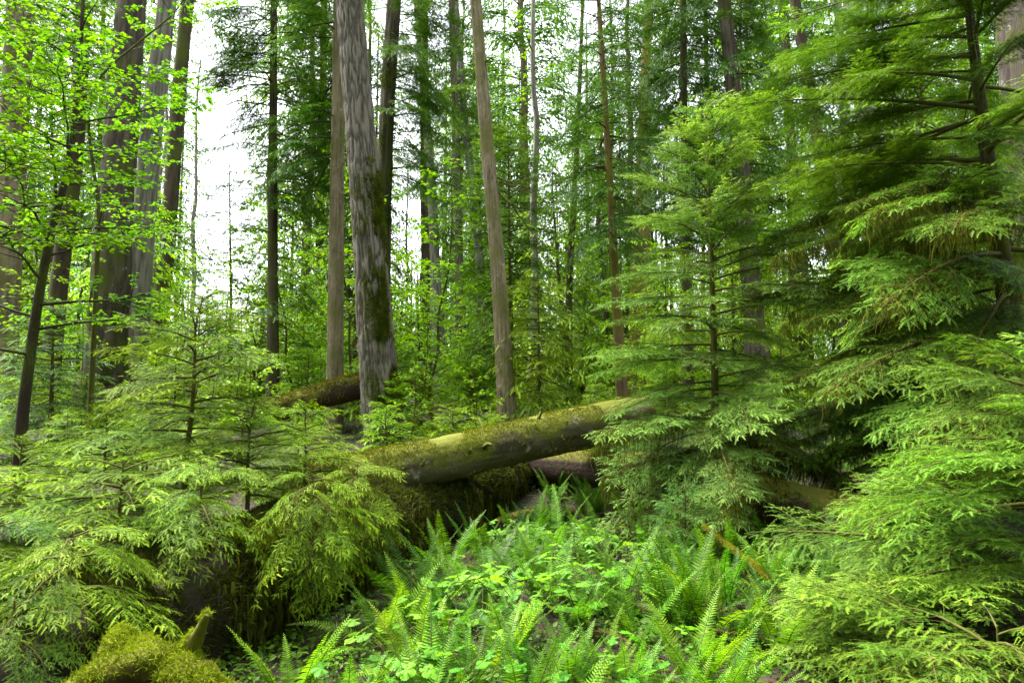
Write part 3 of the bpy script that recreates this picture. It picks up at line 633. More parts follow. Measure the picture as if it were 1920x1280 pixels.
sapling("drooping hemlock in front of the crossing log's left end", 672, 5.6, .62, .48, .52, 14, 49, HEM_Y, lod='droop', el=(5, -34), prof=.3, moss=.9, moss_len=.3)
sapling("hemlock with splayed sprays above the mossy root stump", 150, 3.75, .52, .42, .62, 12, 50, (.20, .37, .015), lod='droop', el=(10, -22), prof=.3)
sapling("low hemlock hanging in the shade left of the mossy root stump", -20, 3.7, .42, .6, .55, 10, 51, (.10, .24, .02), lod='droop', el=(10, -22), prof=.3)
sapling("bushy hemlock in the middle of the left bank above the root stump", 385, 4.5, .62, .62, .55, 10, 52, (.18, .34, .015), lod='droop', el=(15, -24), prof=.3)
sapling("wide hemlock at the far left edge of the bank", -90, 4.8, .4, .75, .9, 24, 53, HEM_Y, el=(28, -12), prof=.5)
sapling("pale green hemlock behind the broad one left of the tallest sapling", 262, 7.8, None, 1.05, .9, 30, 55, (.17, .30, .05), el=(30, -8), prof=.55)
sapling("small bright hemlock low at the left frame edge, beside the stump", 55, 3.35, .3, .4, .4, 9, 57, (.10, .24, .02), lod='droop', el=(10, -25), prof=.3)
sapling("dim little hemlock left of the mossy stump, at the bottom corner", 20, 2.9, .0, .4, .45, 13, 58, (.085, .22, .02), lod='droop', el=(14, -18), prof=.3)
# right foreground
sapling("big yellow-green hemlock filling the lower right edge", 1985, 4.3, None, 1.75, 1.5, 32, 61, (.15, .32, .032), az_keep=(R(110), R(262)), el=(22, -5), prof=.4, color_var=.3, jitter=.35)
sapling("layered hemlock with level boughs in front of the dark right log", 1790, 4.9, None, .95, 1.15, 20, 62, (.15, .31, .03), az_keep=(R(100), R(270)), el=(28, -6), prof=.4, color_var=.2)
sapling("lowest right foreground hemlock, its bright sprays fanning toward the mossy stick", 1725, 3.75, None, .55, 1.05, 17, 63, (.17, .31, .03), az_keep=(R(100), R(270)), el=(22, -4), prof=.35)
sapling("shaded hemlock in the bottom right corner", 1890, 3.3, None, .62, .8, 15, 64, HEM, az_keep=(R(80), R(280)), el=(20, -10), prof=.35)
sapling("slim hemlock tucked between the right log and the big right foreground hemlock", 1740, 5.7, None, .85, .8, 16, 65, (.10, .23, .05), az_keep=(R(100), R(270)), el=(20, -12), prof=.45)
sapling("little hemlock in the gully below the pyramid-shaped hemlock", 1285, 6.6, None, .8, .5, 26, 66, (.085, .23, .04), el=(32, -10), prof=.6)

# ---------------------------------------------------------------- fallen logs
L_CROSS = bark_mat("weathered_mossy_log", (.125, .098, .068), (.032, .024, .017), moss=.0, up_moss=.30, moss_col=(.115, .125, .013), stretch=1, scale=7, lichen=.5)
L_NURSE = bark_mat("shade_dark_rotten_log", (.035, .024, .015), (.012, .008, .006), moss=-.14, up_moss=.22, moss_col=(.035, .042, .007), stretch=1, scale=6)  # bark and moss toned down: shade of the covering foliage put into the colour
L_RED = bark_mat("red_brown_rotten_log", (.052, .033, .022), (.018, .012, .009), moss=-.12, up_moss=.42, moss_col=(.11, .115, .014), stretch=1, scale=6)
M_ENDWOOD = bark_mat("broken_wood", (.30, .19, .10), (.12, .07, .035), stretch=1, scale=20)
def log(label, pts, rads, bark, seed, name='fallen_log', n_moss=6000, tuft=.035, thr=.45, hang=0, moss_color=MOSSC, spread=50, amp=.03, hang_len=(.08, .35), sides=56, stubs=()):
    r = np.random.default_rng(seed + 900); P_ = np.array(pts, float); root = P_.mean(0); t = thing(name, label, 'log', root)
    n = int(np.linalg.norm(P_[-1] - P_[0]) / .05) + 8; sp = spline(P_ - root, n); rad = np.interp(np.linspace(0, 1, n), np.linspace(0, 1, len(rads)), rads)
    def disp(th, p, rr):
        q = p * np.array([1, 1, 1.]); d = (fbm(q * 1.3, 3, seed) - .5) * 2.2 * amp + (fbm(q * 7, 3, seed + 4) - .5) * amp * .9
        fl = 1 - np.abs(2 * fbm(np.stack([np.cos(th) * 4, np.sin(th) * 4, p[..., 1] * .5 + p[..., 0] * .5], -1), 3, seed + 2) - 1)
        return d + amp * .5 * (fl - .7), np.clip((fl - .4) / .5, 0, 1)
    g = MB(); tube(g, sp, rad, sides, 0, disp); g.m[-1][:] = 1; g.m[-2][:] = 1
    ob = obj("trunk", g.mesh("trunk", [bark, M_ENDWOOD]), t)
    V = np.concatenate(g.v)[:n * sides].reshape(n, sides, 3)
    def surf(k, a, a_sd):
        """random surface points round angle a (degrees from straight up)"""
        i = r.integers(0, n, k); C_ = V[i].mean(1); j = r.integers(0, sides, k); p = V[i, j]; nn = unit(p - C_); up = nn[:, 2]
        w = np.exp(-((np.degrees(np.arccos(np.clip(up, -1, 1))) - a) / a_sd) ** 2); keep = r.random(k) < w
        p, nn, i, j = p[keep], nn[keep], i[keep], j[keep]; i2 = np.clip(i + 1, 0, n - 1); j2 = (j + 1) % sides; u = r.random((len(p), 2))
        return p + (V[i2, j] - V[i, j]) * u[:, :1] + (V[i, j2] - V[i, j]) * u[:, 1:], nn
    for u, th, l, rs in stubs:
        i = int(u * (n - 1)); p = sp[i]; ax = unit(sp[min(i + 1, n - 1)] - sp[i - 1]); h_ = unit(np.cross(ax, [0, 0, 1.])); d = h_ * math.sin(R(th)) + np.cross(h_, ax) * math.cos(R(th)) + ax * .25; w = np.linspace(0, 1, 7)[:, None]
        g = MB(); tube(g, p + d * (rad[i] * .8 + (l + rad[i] * .2) * w) + r.normal(0, .006, (7, 3)), rs * np.array([1.7, 1.25, 1, .95, .9, .8, .45]), 10, 0); obj("branch_stub", g.mesh("branch_stub", [bark]), t)
    if n_moss:
        p, nn = surf(n_moss * 3, 0, spread); k = fbm((p + root) * 2.6, 4, seed + 6) > thr; g = MB(); tufts(g, p[k], nn[k], tuft, r, .8, .3)
        obj("moss", g.mesh("moss", [M_MOSS]), t, moss_color)
    if hang:
        p, nn = surf(hang * 5, 62, 26); k = fbm((p + root) * 1.7, 3, seed + 8) > .47; g = MB(); strands(g, p[k] + nn[k] * .015, r, hang, *hang_len, w=.011)
        obj("hanging_moss", g.mesh("hanging_moss", [M_MOSS]), t, MOSS_BR)
    return t
log("smooth mossy log slanting across the gully, lifted clear at its right end", [at(560, 922, 6.5), at(700, 890, 7.3), at(759, 876, 7.6), at(930, 838, 8.7), at(1120, 796, 9.8), at(1205, 779, 10.3)], [.26, .265, .265, .285, .295, .29], L_CROSS, 1, n_moss=52000, tuft=.028, thr=.43, stubs=[(.42, 70, .10, .03), (.63, 20, .14, .022), (.8, 100, .06, .035), (.5, -40, .2, .02)], hang=260, moss_color=(.165, .19, .012), spread=52, amp=.034, sides=72, hang_len=(.03, .12))
log("great dark nurse log draped in moss, running from lower left under the crossing log", [(-2.72, 3.1, .05), (-2.55, 3.6, .12), (-2.05, 5.0, .2), (-1.62, 6.4, .22), (-.92, 8.4, .28), (-.2, 10.3, .36), (.55, 12.4, .6)], [.40, .52, .55, .47, .40, .36, .33], L_NURSE, 2, name='nurse_log', n_moss=110000, tuft=.05, thr=.36, hang=6000, spread=80, amp=.05, hang_len=(.08, .55), moss_color=(.055, .08, .010))  # moss tone darkened too, for the shade over the log
log("reddish dark log lying low behind the ferns on the right", [at(990, 872, 10.8), at(1110, 880, 10.0), at(1260, 895, 9.0), at(1450, 948, 7.7), at(1640, 1000, 6.8), at(1800, 1040, 6.3)], [.25, .26, .28, .30, .31, .31], L_RED, 3, n_moss=14000, tuft=.035, thr=.44, hang=420, spread=50, amp=.03, hang_len=(.04, .2))
log("mossy log in the back, sloping down to the left of the furrowed trunk", [at(455, 792, 12.4), at(540, 762, 12.9), at(620, 738, 13.4), at(702, 717, 14.1)], [.20, .23, .25, .26], L_RED, 4, n_moss=16000, tuft=.045, thr=.40, hang=500, spread=50, amp=.035, hang_len=(.05, .22), moss_color=(.15, .16, .02))
log("short brown rotten log at the foot of the nurse log's far end", [at(930, 985, 8.6), at(1000, 968, 9.0), at(1075, 965, 9.2)], [.09, .10, .07], L_RED, 5, n_moss=900, tuft=.03, sides=28)
log("yellow mossy stick lying aslant among the ferns on the right", [at(1318, 985, 6.3), at(1365, 1022, 6.0), at(1410, 1056, 5.7), at(1475, 1112, 5.2), at(1530, 1150, 4.9)], [.014, .024, .026, .026, .022], L_CROSS, 6, name='fallen_branch', n_moss=12000, tuft=.016, thr=.25, spread=90, amp=.006, sides=16, moss_color=(.23, .25, .012))

# mossy root stump
def root_stump():
    r = np.random.default_rng(91); base = at(270, 1270, 3.1); root = np.array([base[0], base[1], gz(base[0], base[1])]); t = thing('mossy_stump', "yellow-green mossy root stump with a curled knob and a short horn", 'stump', root)
    A = lambda x, y, Y: at(x, y, Y) - root
    g = MB(); limbs = [([A(130, 1330, 2.95), A(185, 1272, 3.0), A(240, 1250, 3.0), A(300, 1238, 3.05), A(350, 1250, 3.1)], [.09, .07, .06, .062, .06]), ([A(205, 1310, 3.2), A(222, 1240, 3.3), A(220, 1205, 3.35), A(236, 1180, 3.4)], [.11, .085, .07, .05]),
                        ([A(300, 1320, 3.1), A(338, 1250, 3.15), A(362, 1205, 3.08), A(390, 1150, 3.02)], [.10, .05, .032, .012]), ([A(270, 1340, 3.1), A(282, 1262, 3.2), A(262, 1206, 3.32)], [.14, .10, .045]),
                        ([A(320, 1262, 3.05), A(375, 1272, 3.0), A(430, 1310, 2.95)], [.09, .075, .06]), ([A(270, 1420, 3.05), A(280, 1320, 3.1)], [.26, .16])]
    Pm, Nm = [], []
    for q, (p, rr) in enumerate(limbs):
        n = 40; sp = spline(p, n); b = g.n; tube(g, sp, np.interp(np.linspace(0, 1, n), np.linspace(0, 1, len(rr)), rr), 28, 0, lambda th, pp, r_: ((fbm((pp + root) * 9, 3, 5) - .5) * 1.1 * np.minimum(r_, .07), fbm((pp + root) * 14, 2, 7)))
        v = g.v[-3].reshape(n, 28, 3); nn = unit(v - v.mean(1, keepdims=True)); k = r.integers(0, n * 28, 14000); Pm.append(v.reshape(-1, 3)[k] + r.normal(0, .006, (14000, 3))); Nm.append(nn.reshape(-1, 3)[k])
    obj("trunk", g.mesh("trunk", [bark_mat("mossy_stump_bark", (.12, .06, .035), (.05, .03, .02), moss=.16, up_moss=.12, moss_col=(.10, .105, .008), scale=12)]), t)
    P_, N_ = np.concatenate(Pm), np.concatenate(Nm); k = fbm((P_ + root) * 6, 3, 31) + .22 * N_[:, 2] > .45; g = MB(); tufts(g, P_[k], N_[k], .019, r, 1.1, .1)
    obj("moss", g.mesh("moss", [M_MOSS]), t, (.20, .31, .014))
root_stump()
# ---------------------------------------------------------------- maples and shrubs
def leafy_px(label, pts, Y, rad, **kw):
    P_ = px_path(pts, Y); root = P_[0].copy(); root[2] = gz(root[0], Y) - .05
    return leafy_tree(root, [[0, 0, 0]] + [list(p - root) for p in P_ if p[2] > root[2] + .2], rad, label, **kw)
leafy_px("leaning dark-stemmed maple with bright layered leaves, left foreground", [(38, 830), (60, 640), (95, 440), (128, 310), (146, 150), (158, -40), (165, -160)], 8, .072, bark=B_DARK, branches=34, length=1.95, size=.058, seed=1, z0=.26, el=6, depth=1, density=1.05)
leafy_px("maple branch tree at the top left edge beside the thick brown trunk", [(-120, 900), (-90, 500), (-60, 200), (-40, -100)], 7, .05, branches=22, length=1.5, size=.058, seed=2, z0=.45, el=8, az_keep=(R(-70), R(70)), depth=1, density=1.05)
leafy_px("upper maple whose leaves reach across the pale grey trunk", [(170, 760), (185, 420), (192, 140), (260, 80), (330, 20), (380, -60)], 8.6, .04, branches=20, length=1.15, size=.058, seed=3, z0=.45, el=8, depth=1, density=1.05)
SHR = [("bright thin-stemmed shrub behind the tallest left sapling", (360, 800), (395, 470), 12.5, .9), ("bright thin-stemmed shrub below the dark hemlock's left side", (440, 790), (452, 520), 14, .9),
       ("leafy shrub with round pale leaves left of the back log", (455, 800), (470, 650), 10.5, .6), ("leafy shrub with round pale leaves above the back log", (560, 780), (560, 640), 15.5, .7),
       ("lime shrub in the gap right of the furrowed grey trunk", (790, 790), (800, 545), 14.5, 1.0), ("second lime shrub left of the slim brown trunk, farther back", (860, 770), (850, 520), 17, 1.1),
       ("low bright shrub right at the foot of the furrowed trunk", (770, 830), (775, 690), 12, .55), ("low bright shrub left of the slim brown trunk's foot", (890, 820), (885, 690), 12, .6),
       ("pale leafy shrub between the pale grey and dark trunks", (275, 790), (300, 560), 15, .9), ("backlit shrub behind the thick brown left trunk", (60, 770), (70, 470), 16, 1.2),
       ("backlit shrub between the leaning maple and grey-brown trunk", (150, 770), (150, 500), 16.5, 1.1), ("bright shrub behind the greenish-brown trunk", (600, 780), (590, 560), 19, 1.2),
       ("yellow-green tall shrub right of the dark hemlock trunk", (560, 780), (545, 430), 21, 1.4), ("yellow-green tall shrub left of the dark hemlock trunk", (400, 780), (420, 440), 22, 1.5),
       ("lime shrub far behind the gap right of the furrowed trunk", (760, 770), (770, 430), 24, 1.5), ("small pale shrub in front of the reddish trunk", (1190, 760), (1190, 560), 17, 1.0)]
for q, (lb, b, tp, Y, l) in enumerate(SHR):
    leafy_px(lb, [b, ((b[0] + tp[0]) / 2 + 6, (b[1] + tp[1]) / 2), tp], Y, .018, name='shrub', cat='shrub', branches=14, length=l, kind='oval', size=.075 if Y < 14 else .105, seed=20 + q, z0=.2, el=18, depth=1, color=LEAFY if q % 3 else (.16, .33, .02), density=.9)

# ---------------------------------------------------------------- undergrowth saplings (copies), background trees
ORD = "first second third fourth fifth sixth seventh eighth ninth tenth eleventh twelfth thirteenth fourteenth fifteenth sixteenth seventeenth eighteenth nineteenth twentieth".split()
ZONES = [(-999, 60, "at the left edge"), (60, 230, "behind the leaning maple"), (230, 470, "below the pale grey trunk"), (470, 625, "beside the dark hemlock trunk"), (625, 770, "round the furrowed trunk"),
         (770, 930, "between furrowed and slim brown trunks"), (930, 1090, "right of the slim brown trunk"), (1090, 1280, "left of the pyramid hemlock"), (1280, 1480, "behind the pyramid hemlock"), (1480, 1720, "behind the mossy hemlock's boughs"), (1720, 2999, "at the right edge")]
def autolabel(items, head, tail=""):
    """items: list of (object, picture x); the label names the landmark and the place in its row"""
    z = {}
    for o, x in items:
        z.setdefault(next(w for a, b, w in ZONES if a <= x < b), []).append((x, o))
    for w, l in z.items():
        l.sort(key=lambda q: q[0])
        for i, (x, o) in enumerate(l): o['label'] = f"{head} {w}{tail}" + (f", {ORD[i]} from the left" if len(l) > 1 else "")
def proto_hemlocks(n, lod, seed, h, rc, nb, **kw):
    return [conifer((0, 0, -50), h * (.85 + .08 * q), .015 * h, "p", parts=False, lod=lod, n=nb, r_crown=rc, seed=seed + q, **kw) for q in range(n)]
used = set()
def place(protos, i, loc, rz, sc, group, color):
    src = protos[i % len(protos)]
    if src.name not in used:
        used.add(src.name); src.location = tuple(loc); src.rotation_euler = (0, 0, rz); src.scale = (sc, sc, sc); src['group'] = group
        for ch in src.children:
            if ch.name.split('.')[0] in TINTED: ch.color = (*color, 1)
        return src
    return copy_thing(src, loc, rz, sc, group=group, color=color)
r = np.random.default_rng(5)
def vary(c_, s=.15):
    v = 1 + r.normal(0, s); return tuple(max(.004, x * v * (1 + r.normal(0, .07))) for x in c_)
pu = proto_hemlocks(5, 'mid', 200, 1.0, .55, 34, z0=.08, el=(35, -8), prof=.55)
rows = [("young hemlock in the front undergrowth", [8.8, 10.4], 20, (.7, 1.05), (80, 1280)), ("young hemlock in the middle undergrowth", [10.8, 13.2], 26, (.75, 1.25), (-40, 1500)), ("young hemlock in the back undergrowth", [14, 19], 30, (1.0, 2.0), (-60, 1960))]
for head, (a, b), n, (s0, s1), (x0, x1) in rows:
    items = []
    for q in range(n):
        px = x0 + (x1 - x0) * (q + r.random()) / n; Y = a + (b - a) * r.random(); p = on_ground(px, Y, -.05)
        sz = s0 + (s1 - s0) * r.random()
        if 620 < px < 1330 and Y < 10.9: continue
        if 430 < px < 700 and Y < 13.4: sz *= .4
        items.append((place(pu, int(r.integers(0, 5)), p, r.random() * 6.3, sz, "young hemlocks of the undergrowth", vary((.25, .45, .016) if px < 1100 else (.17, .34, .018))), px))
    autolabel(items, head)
# mid-height wall of young trees
pm = proto_hemlocks(5, 'far', 260, 5.0, 1.5, 60, z0=.06, el=(28, -14), prof=.6)
items = []
for q in range(34):
    px = -60 + 2060 * (q + r.random()) / 34; Y = 21 + 10 * r.random(); p = on_ground(px, Y, -.1)
    items.append((place(pm, int(r.integers(0, 5)), p, r.random() * 6.3, (.75 + .6 * r.random()) * (.8 if 300 < px < 520 or 720 < px < 840 else 1.4), "half-grown hemlocks in the back wood", vary((.21, .42, .02), .25)), px))
autolabel(items, "half-grown hemlock")
# lime broad-leaved understory
pl = []
for q in range(4):
    rr = np.random.default_rng(800 + q); H = 5 + q * .6; w = np.cumsum(rr.normal(0, .12, (8, 2)), 0); pl.append(leafy_tree((0, 0, -50), np.column_stack([w, np.linspace(0, H, 8)]), .04, "p", name='understory_maple', cat='maple', branches=26, length=1.5, kind='oval', size=.13, seed=60 + q, z0=.12, el=14, depth=1, color=LEAFY, density=1.2))
items = []
for q in range(20):
    px = -40 + 1560 * (q + r.random()) / 20; Y = 15.5 + 11 * r.random(); items.append((place(pl, int(r.integers(0, 4)), on_ground(px, Y, -.1), r.random() * 6.3, .55 + .5 * r.random(), "lime understory maples", vary((.20, .40, .008), .15)), px))
autolabel(items, "lime understory maple")
# background conifers
bt = []
for q in range(5):
    rr = np.random.default_rng(400 + q); t = thing('background_conifer', 'p', 'conifer', (0, 0, -50)); g = MB(); H = 24 + 2 * q; zz = np.linspace(0, H, 30); w = np.cumsum(rr.normal(0, .04, (30, 2)), 0)
    tube(g, np.column_stack([w, zz]), np.linspace(.2, .05, 30), 12, 0, furrow(.02, 4, .6, q)); obj("trunk", g.mesh("trunk", [(B_GREYB, B_PALE, B_BROWN, B_GREYB, B_DARK)[q]]), t); mb = MB(); az = 0
    for k in range(200):
        u = (k + rr.random()) / 200; z = H * (.06 + .05 * q) + H * .75 * u; az += 2.4; L = (3.3 - 1.3 * u) * (.6 + .6 * rr.random()); i = int(rr.integers(0, 5)); M = np.eye(4)
        M[:3, :3] = rot_zy(az, R(-8 + 25 * u + rr.normal(0, 9)), rr.normal(0, .25)) * L / 3.0; M[:3, 3] = (np.interp(z, zz, w[:, 0]), np.interp(z, zz, w[:, 1]), z); mb.merge(BOUGHS['f30'][i][1], M, rr.random())
    obj("crown", mb.flat().mesh("crown", [M_NEEDLE, M_TWIG]), t, DARKCON); bt.append(t)
items = []
for q in range(44):
    px = -120 + 2160 * (q + r.random()) / 44; Y = 29 + 18 * r.random()
    if 335 < px < 500 or 738 < px < 805 or 1000 < px < 1050 or 1220 < px < 1255 or 1520 < px < 1640: continue
    items.append((place(bt, int(r.integers(0, 5)), on_ground(px, Y, -.2), r.random() * 6.3, .85 + .4 * r.random(), "tall conifers in the background", vary((.13, .30, .035), .25)), px))
autolabel(items, "tall background conifer")
# bare far stems
stems = []
for q in range(3):
    rr = np.random.default_rng(500 + q); t = thing('thin_trunk', 'p', 'tree', (0, 0, -50)); g = MB(); w = np.cumsum(rr.normal(0, .05, (20, 2)), 0); zz = np.linspace(0, 13 + 2 * q, 20)
    tube(g, np.column_stack([w, zz]), np.linspace(.13, .03, 20), 8, 0, furrow(.01, 4, .8, q)); obj("trunk", g.mesh("trunk", [(B_DARK, B_PALE, B_RED)[q]]), t)
    g = MB(); ml = MB()
    for k in range(26):
        z = zz[-1] * (.45 + .55 * rr.random()); d = unit(np.array([*rr.normal(0, 1, 2), rr.normal(.1, .3)])); leafy_branch(g, ml, np.array([np.interp(z, zz, w[:, 0]), np.interp(z, zz, w[:, 1]), z]), d, .6 + 1.0 * rr.random(), rr, 'oval', .13, .015, 0)
    obj("branches", g.flat().mesh("branches", [M_TWIG]), t); obj("crown", ml.flat().mesh("crown", [M_LEAF]), t, LEAFY); stems.append(t)
items = []
for q in range(16):
    px = -40 + 2000 * (q + r.random()) / 16; Y = 19 + 16 * r.random()
    items.append((place(stems, int(r.integers(0, 3)), on_ground(px, Y, -.1), r.random() * 6.3, .7 + .5 * r.random(), "thin leafy stems in the back wood", vary(LEAFY, .2)), px))
autolabel(items, "thin leafy stem")
# the far wood, one mass
g = MB(); rr = np.random.default_rng(600)
for q in range(190):
    a = R(-52 + 104 * (q + rr.random()) / 190); Y = 52 + 40 * rr.random(); x = math.tan(a) * Y * .95; z = gz(x, Y) - .3; H = 16 + 16 * rr.random()
    if -.47 < x / Y < -.35 or -.175 < x / Y < -.11 or .035 < x / Y < .065 or .44 < x / Y < .54: H *= .45
    tube(g, np.array([[x, Y, z], [x + rr.normal(0, .3), Y, z + H]]), [.22, .05], 5, 1, cap=False); az = 0
    for k in range(26):
        u = (k + rr.random()) / 26; az += 2.4; L = (3.4 - 2.0 * u) * (.7 + .5 * rr.random()); M = np.eye(4); M[:3, :3] = rot_zy(az, R(-10 + 25 * u), rr.normal(0, .25)) * L / 3; M[:3, 3] = (x, Y, z + H * (.06 + .9 * u)); g.merge(BOUGHS['x30'][int(rr.integers(0, 4))][1], M, rr.random())
for q in range(150):                                                # the same wood goes on beside and behind the viewer
    a = R(58 + 244 * (q + rr.random()) / 150); d = 9 + 26 * rr.random() ** .7; x, Y = math.sin(a) * d, math.cos(a) * d
    if Y > -4: x *= 1.8
    z = gz(x, Y) - .3; H = 20 + 10 * rr.random(); tube(g, np.array([[x, Y, z], [x + rr.normal(0, .3), Y, z + H]]), [.35, .06], 7, 1, cap=False); az = 0
    for k in range(34):
        u = (k + rr.random()) / 34; az += 2.4; L = (3.4 - 2.0 * u) * (.7 + .5 * rr.random()); M = np.eye(4); M[:3, :3] = rot_zy(az, R(-10 + 25 * u), rr.normal(0, .25)) * L / 3; M[:3, 3] = (x, Y, z + H * (.04 + .92 * u)); g.merge(BOUGHS['x30'][int(rr.integers(0, 4))][1], M, rr.random())
tag(obj("far_forest", g.flat().mesh("far_forest", [M_NEEDLE, M_TWIG]), None, (.15, .31, .04)), "mass of far conifers closing the wood", kind="stuff")

# ---------------------------------------------------------------- sword ferns
def frond_mesh(seed, lean0, lean1, n=34, wid=.13):
    rr = np.random.default_rng(seed); g = MB(); k = 24; a = np.linspace(R(lean0), R(lean1), k) + rr.normal(0, .03, k); st = 1 / (k - 1)
    x = np.concatenate([[0], np.cumsum(np.sin(a[:-1]) * st)]); z = np.concatenate([[0], np.cumsum(np.cos(a[:-1]) * st)]); y = np.sin(np.linspace(0, 2, k)) * rr.normal(0, .03); c_ = np.stack([x, y, z], -1)
    tube(g, c_, np.linspace(.006, .0015, k), 4, 1, cap=False); tt = np.linspace(0, 1, k)
    for s in (-1, 1):
        for q in range(n):
            t = .12 + .87 * (q + .5 * (s > 0)) / n; p = np.array([np.interp(t, tt, c_[:, w]) for w in range(3)]); p2 = np.array([np.interp(min(t + .03, 1), tt, c_[:, w]) for w in range(3)]); p1 = np.array([np.interp(t - .03, tt, c_[:, w]) for w in range(3)])
            T = unit(p2 - p1); Sd = np.array([0, s, 0.]); N_ = unit(np.cross(T, Sd)) * s; l = wid * min(1, (1 - t) * 1.7 + .05, .55 + t * 1.6) * (.9 + .2 * rr.random()); b = .0165 * (1.15 - .5 * t)
            d = unit(Sd + T * .28 + N_ * rr.normal(.05, .1)); v = [p - T * b * .55, p + T * b * .75, p + d * l * .55 + T * b * .55 + N_ * .05 * l, p + d * l * .5 - T * b * .45 + N_ * .05 * l, p + d * l + T * .006 - N_ * .08 * l]
            f = [(0, 1, 2), (0, 2, 3), (3, 2, 4)]; f = f if s < 0 else [q_[::-1] for q_ in f]
            g.add(v, f, 0, .35 + .5 * t + rr.normal(0, .06), rr.random())
    return g.flat().mesh("frond", [M_FERN, M_STEM])
FR = {'up': [frond_mesh(s, 6, 30 + 8 * s) for s in range(3)], 'arch': [frond_mesh(10 + s, 18, 85 + 10 * s) for s in range(3)]}
def fern(loc, size, label, seed, style='up', n=11, color=FERN):
    rr = np.random.default_rng(seed + 40); t = thing('sword_fern', label, 'fern', loc, "sword ferns in the gully"); az = rr.random() * 6
    for q in range(n):
        az += 2.4 + rr.normal(0, .3); s = size * (.65 + .5 * rr.random()); st = style if rr.random() < .75 else ('arch' if style == 'up' else 'up'); o = obj("frond", FR[st][int(rr.integers(0, 3))], t)
        cv = 1 + rr.normal(0, .16); o.color = (color[0] * cv * (1 + rr.normal(0, .08)), color[1] * cv, color[2] * cv, 1)
        tilt = R(4 + 22 * rr.random()) if st == 'up' else R(10 + 25 * rr.random())
        if q == n - 1 and seed % 2: o.color = (.20, .11, .03, 1); tilt = R(58)
        o.matrix_local = Matrix.Translation((.03 * math.cos(az), .03 * math.sin(az), 0)) @ Matrix.Rotation(az, 4, 'Z') @ Matrix.Rotation(tilt, 4, 'Y') @ Matrix.Rotation(rr.normal(0, .35), 4, 'Z') @ Matrix.Scale(s, 4)
    return t
nurse_edge = lambda Y: np.interp(Y, [3, 4.2, 5.8, 9.9], [500, 520, 720, 1010])
FROW = [("front", 3.35, 12, (505, 1480)), ("second", 3.85, 13, (680, 1440)), ("third", 4.5, 13, (700, 1480)), ("fourth", 5.2, 12, (740, 1540)), ("fifth", 6.0, 12, (800, 1600)), ("sixth", 6.9, 11, (860, 1560)), ("seventh", 8.0, 9, (930, 1330)), ("eighth", 9.0, 9, (1000, 1330)), ("last", 9.8, 8, (1010, 1310))]
k = 0
for nm, Y, n, (x0, x1) in FROW:
    for q in range(n):
        px = x0 + (x1 - x0) * (q + .2 + .6 * r.random()) / n
        if 4.3 < Y < 5.6 and 850 < px < 1170 and q % 2: continue
        yy = Y + r.normal(0, .18); px = max(px, nurse_edge(yy) + 30); st = 'up' if r.random() < (.68 if Y > 4.6 else .85) else 'arch'; sz = (.50 + .25 * r.random()) * (1.0 if Y > 4 else .8)
        col = FERN if r.random() < .5 else ((.15, .34, .010) if Y < 5.0 and r.random() < .6 else (.06, .19, .012))  # deeper green on part of the ferns puts shade into the frond colour
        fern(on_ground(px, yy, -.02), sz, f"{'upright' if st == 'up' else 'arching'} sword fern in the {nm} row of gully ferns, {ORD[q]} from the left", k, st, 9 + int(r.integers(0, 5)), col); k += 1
for q, (px, Y) in enumerate([(1480, 6.6), (1530, 6.4), (1440, 6.9)]):
    fern(on_ground(px, Y, -.02), .6, ("dark sword fern under the reddish log's near end", "tall sword fern right of the mossy stick", "sword fern between the mossy stick and the reddish log")[q], 90 + q, 'up', 11, (.05, .18, .03))

# ---------------------------------------------------------------- broad-leaved herbs
def herb_parts(seed, n=13, size=.08, h=.29, kind='lobed'):
    rr = np.random.default_rng(seed + 60); gs = MB(); gl = MB()
    for q in range(n):
        az = rr.random() * 6.28; l = h * (.5 + .6 * rr.random()); e = .15 + .6 * rr.random(); u = np.linspace(0, 1, 5)[:, None]
        c_ = np.array([math.cos(az) * math.sin(e), math.sin(az) * math.sin(e), math.cos(e)]) * l * u + np.array([math.cos(az), math.sin(az), -.3]) * l * .3 * u ** 2
        tube(gs, c_, np.linspace(.003, .0018, 5), 4, 0, cap=False)
        for d_ in range(1 if kind == 'lobed' else 3):
            a2 = az + (d_ - (0 if kind == 'lobed' else 1)) * 1.3; put_leaves(gl, kind, c_[-1:] , np.array([[math.cos(a2), math.sin(a2), .05]]), np.array([size * (.7 + .6 * rr.random())]), rr, .25)
    return gs.flat().mesh("stem", [M_STEM]), gl.flat().mesh("foliage", [M_LEAF])
HP = [herb_parts(s) for s in range(4)] + [herb_parts(10 + s, 14, .05, .25, 'oval') for s in range(3)]
def herb(loc, sc, label, i, color, group):
    t = thing('broadleaf_herb', label, 'plant', loc, group, r.random() * 6.3); t.scale = (sc,) * 3; obj("stem", HP[i][0], t); obj("foliage", HP[i][1], t, color); return t
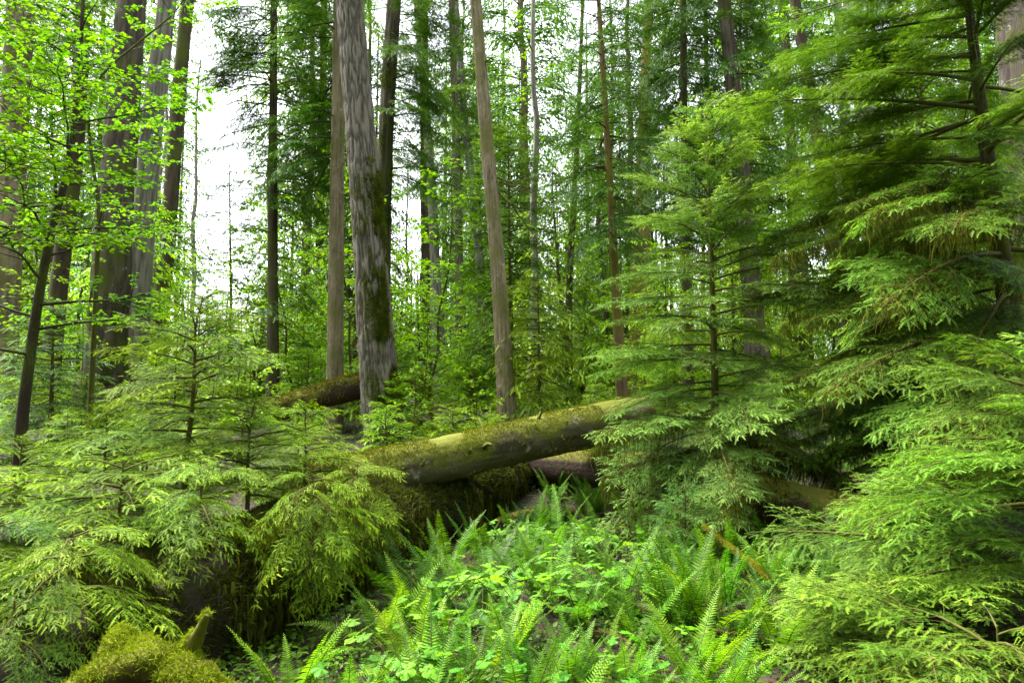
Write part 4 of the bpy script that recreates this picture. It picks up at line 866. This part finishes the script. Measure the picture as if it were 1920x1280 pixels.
PATCH = [("left patch beside the nurse log", [(690, 3.5, 1.1), (790, 3.9, 1.1), (740, 4.2, 1.1), (820, 4.4, 1.2), (840, 4.0, 1.2), (720, 3.7, 1.2)]), ("middle patch of pale leaves", [(860, 4.9, 1.3), (905, 4.6, 1.3), (950, 4.9, 1.3), (985, 4.7, 1.2), (1040, 5.0, 1.3), (1085, 4.8, 1.3), (1130, 5.1, 1.3), (1010, 5.4, 1.2), (1080, 5.5, 1.3), (1150, 5.5, 1.2), (940, 5.4, 1.1)]),
         ("scattered leaves below the ferns", [(1245, 4.0, 1.0), (1280, 3.6, 1.0), (1000, 3.7, 1.0), (900, 3.6, 1.0), (1110, 3.5, 1.0), (1350, 3.7, .9)]), ("back patch under the crossing log", [(1105, 7.0, 1.3), (1060, 6.8, 1.2), (1150, 6.6, 1.2), (960, 7.3, 1.2), (1220, 6.2, 1.1)])]
for w, l in PATCH:
    for q, (px, Y, sc) in enumerate(sorted(l)):
        herb(on_ground(px, Y, 0), sc, f"lobed-leaf lime herb in the {w}, {ORD[q]} from the left", q % 4, vary((.12, .36, .022) if 'back' not in w else (.13, .34, .01), .12), "lobed-leaf herbs in the gully")
items = []
for q in range(26):
    Y = 5.6 + 3.2 * r.random(); px = max(nurse_edge(Y) + 30, 800) + 560 * r.random(); items.append((px, herb(on_ground(px, Y), .9 + .5 * r.random(), 'p', 4 + q % 3, vary((.10, .25, .03)), "small-leaved herbs at the back of the gully")))
items.sort(key=lambda q: q[0])
for w, (lo, hi) in (("beside the nurse log", (0, 1000)), ("below the crossing log", (1000, 1200)), ("below the reddish log", (1200, 9999))):
    for q, (px, o) in enumerate([x for x in items if lo <= x[0] < hi]): o['label'] = f"small-leaved herb {w}, {ORD[q]} from the left"

# ---------------------------------------------------------------- ground cover: moss, seedlings and litter
rr = np.random.default_rng(700); g = MB(); n = 150000; Y = 2.2 + 16 * rr.random(n) ** 1.9; x = (rr.random(n) * 2 - 1) * (Y * .95 + 1.6); z = ground_z(x, Y); k = fbm(np.stack([x * .8, Y * .8, 0 * x], -1), 3, 4) > .42
P_ = np.stack([x, Y, z], -1)[k]; put_leaves(g, 'oval', P_ + np.stack([0 * P_[:, 0], 0 * P_[:, 0], .01 + .12 * rr.random(len(P_))], -1), unit(rr.normal(0, 1, P_.shape) * (1, 1, .3)), .018 + .04 * rr.random(len(P_)), rr, .5)
tag(obj("ground_cover", g.mesh("ground_cover", [M_LEAF]), None, (.075, .18, .012)), "low leaves and seedlings on the forest floor", kind="stuff")
g = MB(); n = 34000; Y = 2.0 + 10 * rr.random(n); x = (rr.random(n) * 2 - 1) * (Y * .8 + 2); P_ = np.stack([x, Y, ground_z(x, Y) + .012], -1); put_leaves(g, 'oval', P_, unit(rr.normal(0, 1, P_.shape) * (1, 1, .1)), .012 + .028 * rr.random(n), rr, .4)
for q in range(420):
    y_ = 2.6 + 8 * rr.random(); x_ = (rr.random() * 2 - 1) * y_ * .75; a = rr.random() * 6.3; l = .1 + .45 * rr.random() ** 2; p = np.array([x_, y_, gz(x_, y_) + .02]); d = np.array([math.cos(a), math.sin(a), rr.normal(0, .15)]) * l
    tube(g, p + d * np.linspace(0, 1, 5)[:, None] + rr.normal(0, .012, (5, 3)), np.linspace(.006, .002, 5), 4, 1, cap=False)
tag(obj("leaf_litter", g.mesh("leaf_litter", [M_LEAF, M_TWIG]), None, (.10, .055, .022)), "brown fallen leaves and twigs on the soil", kind="stuff")
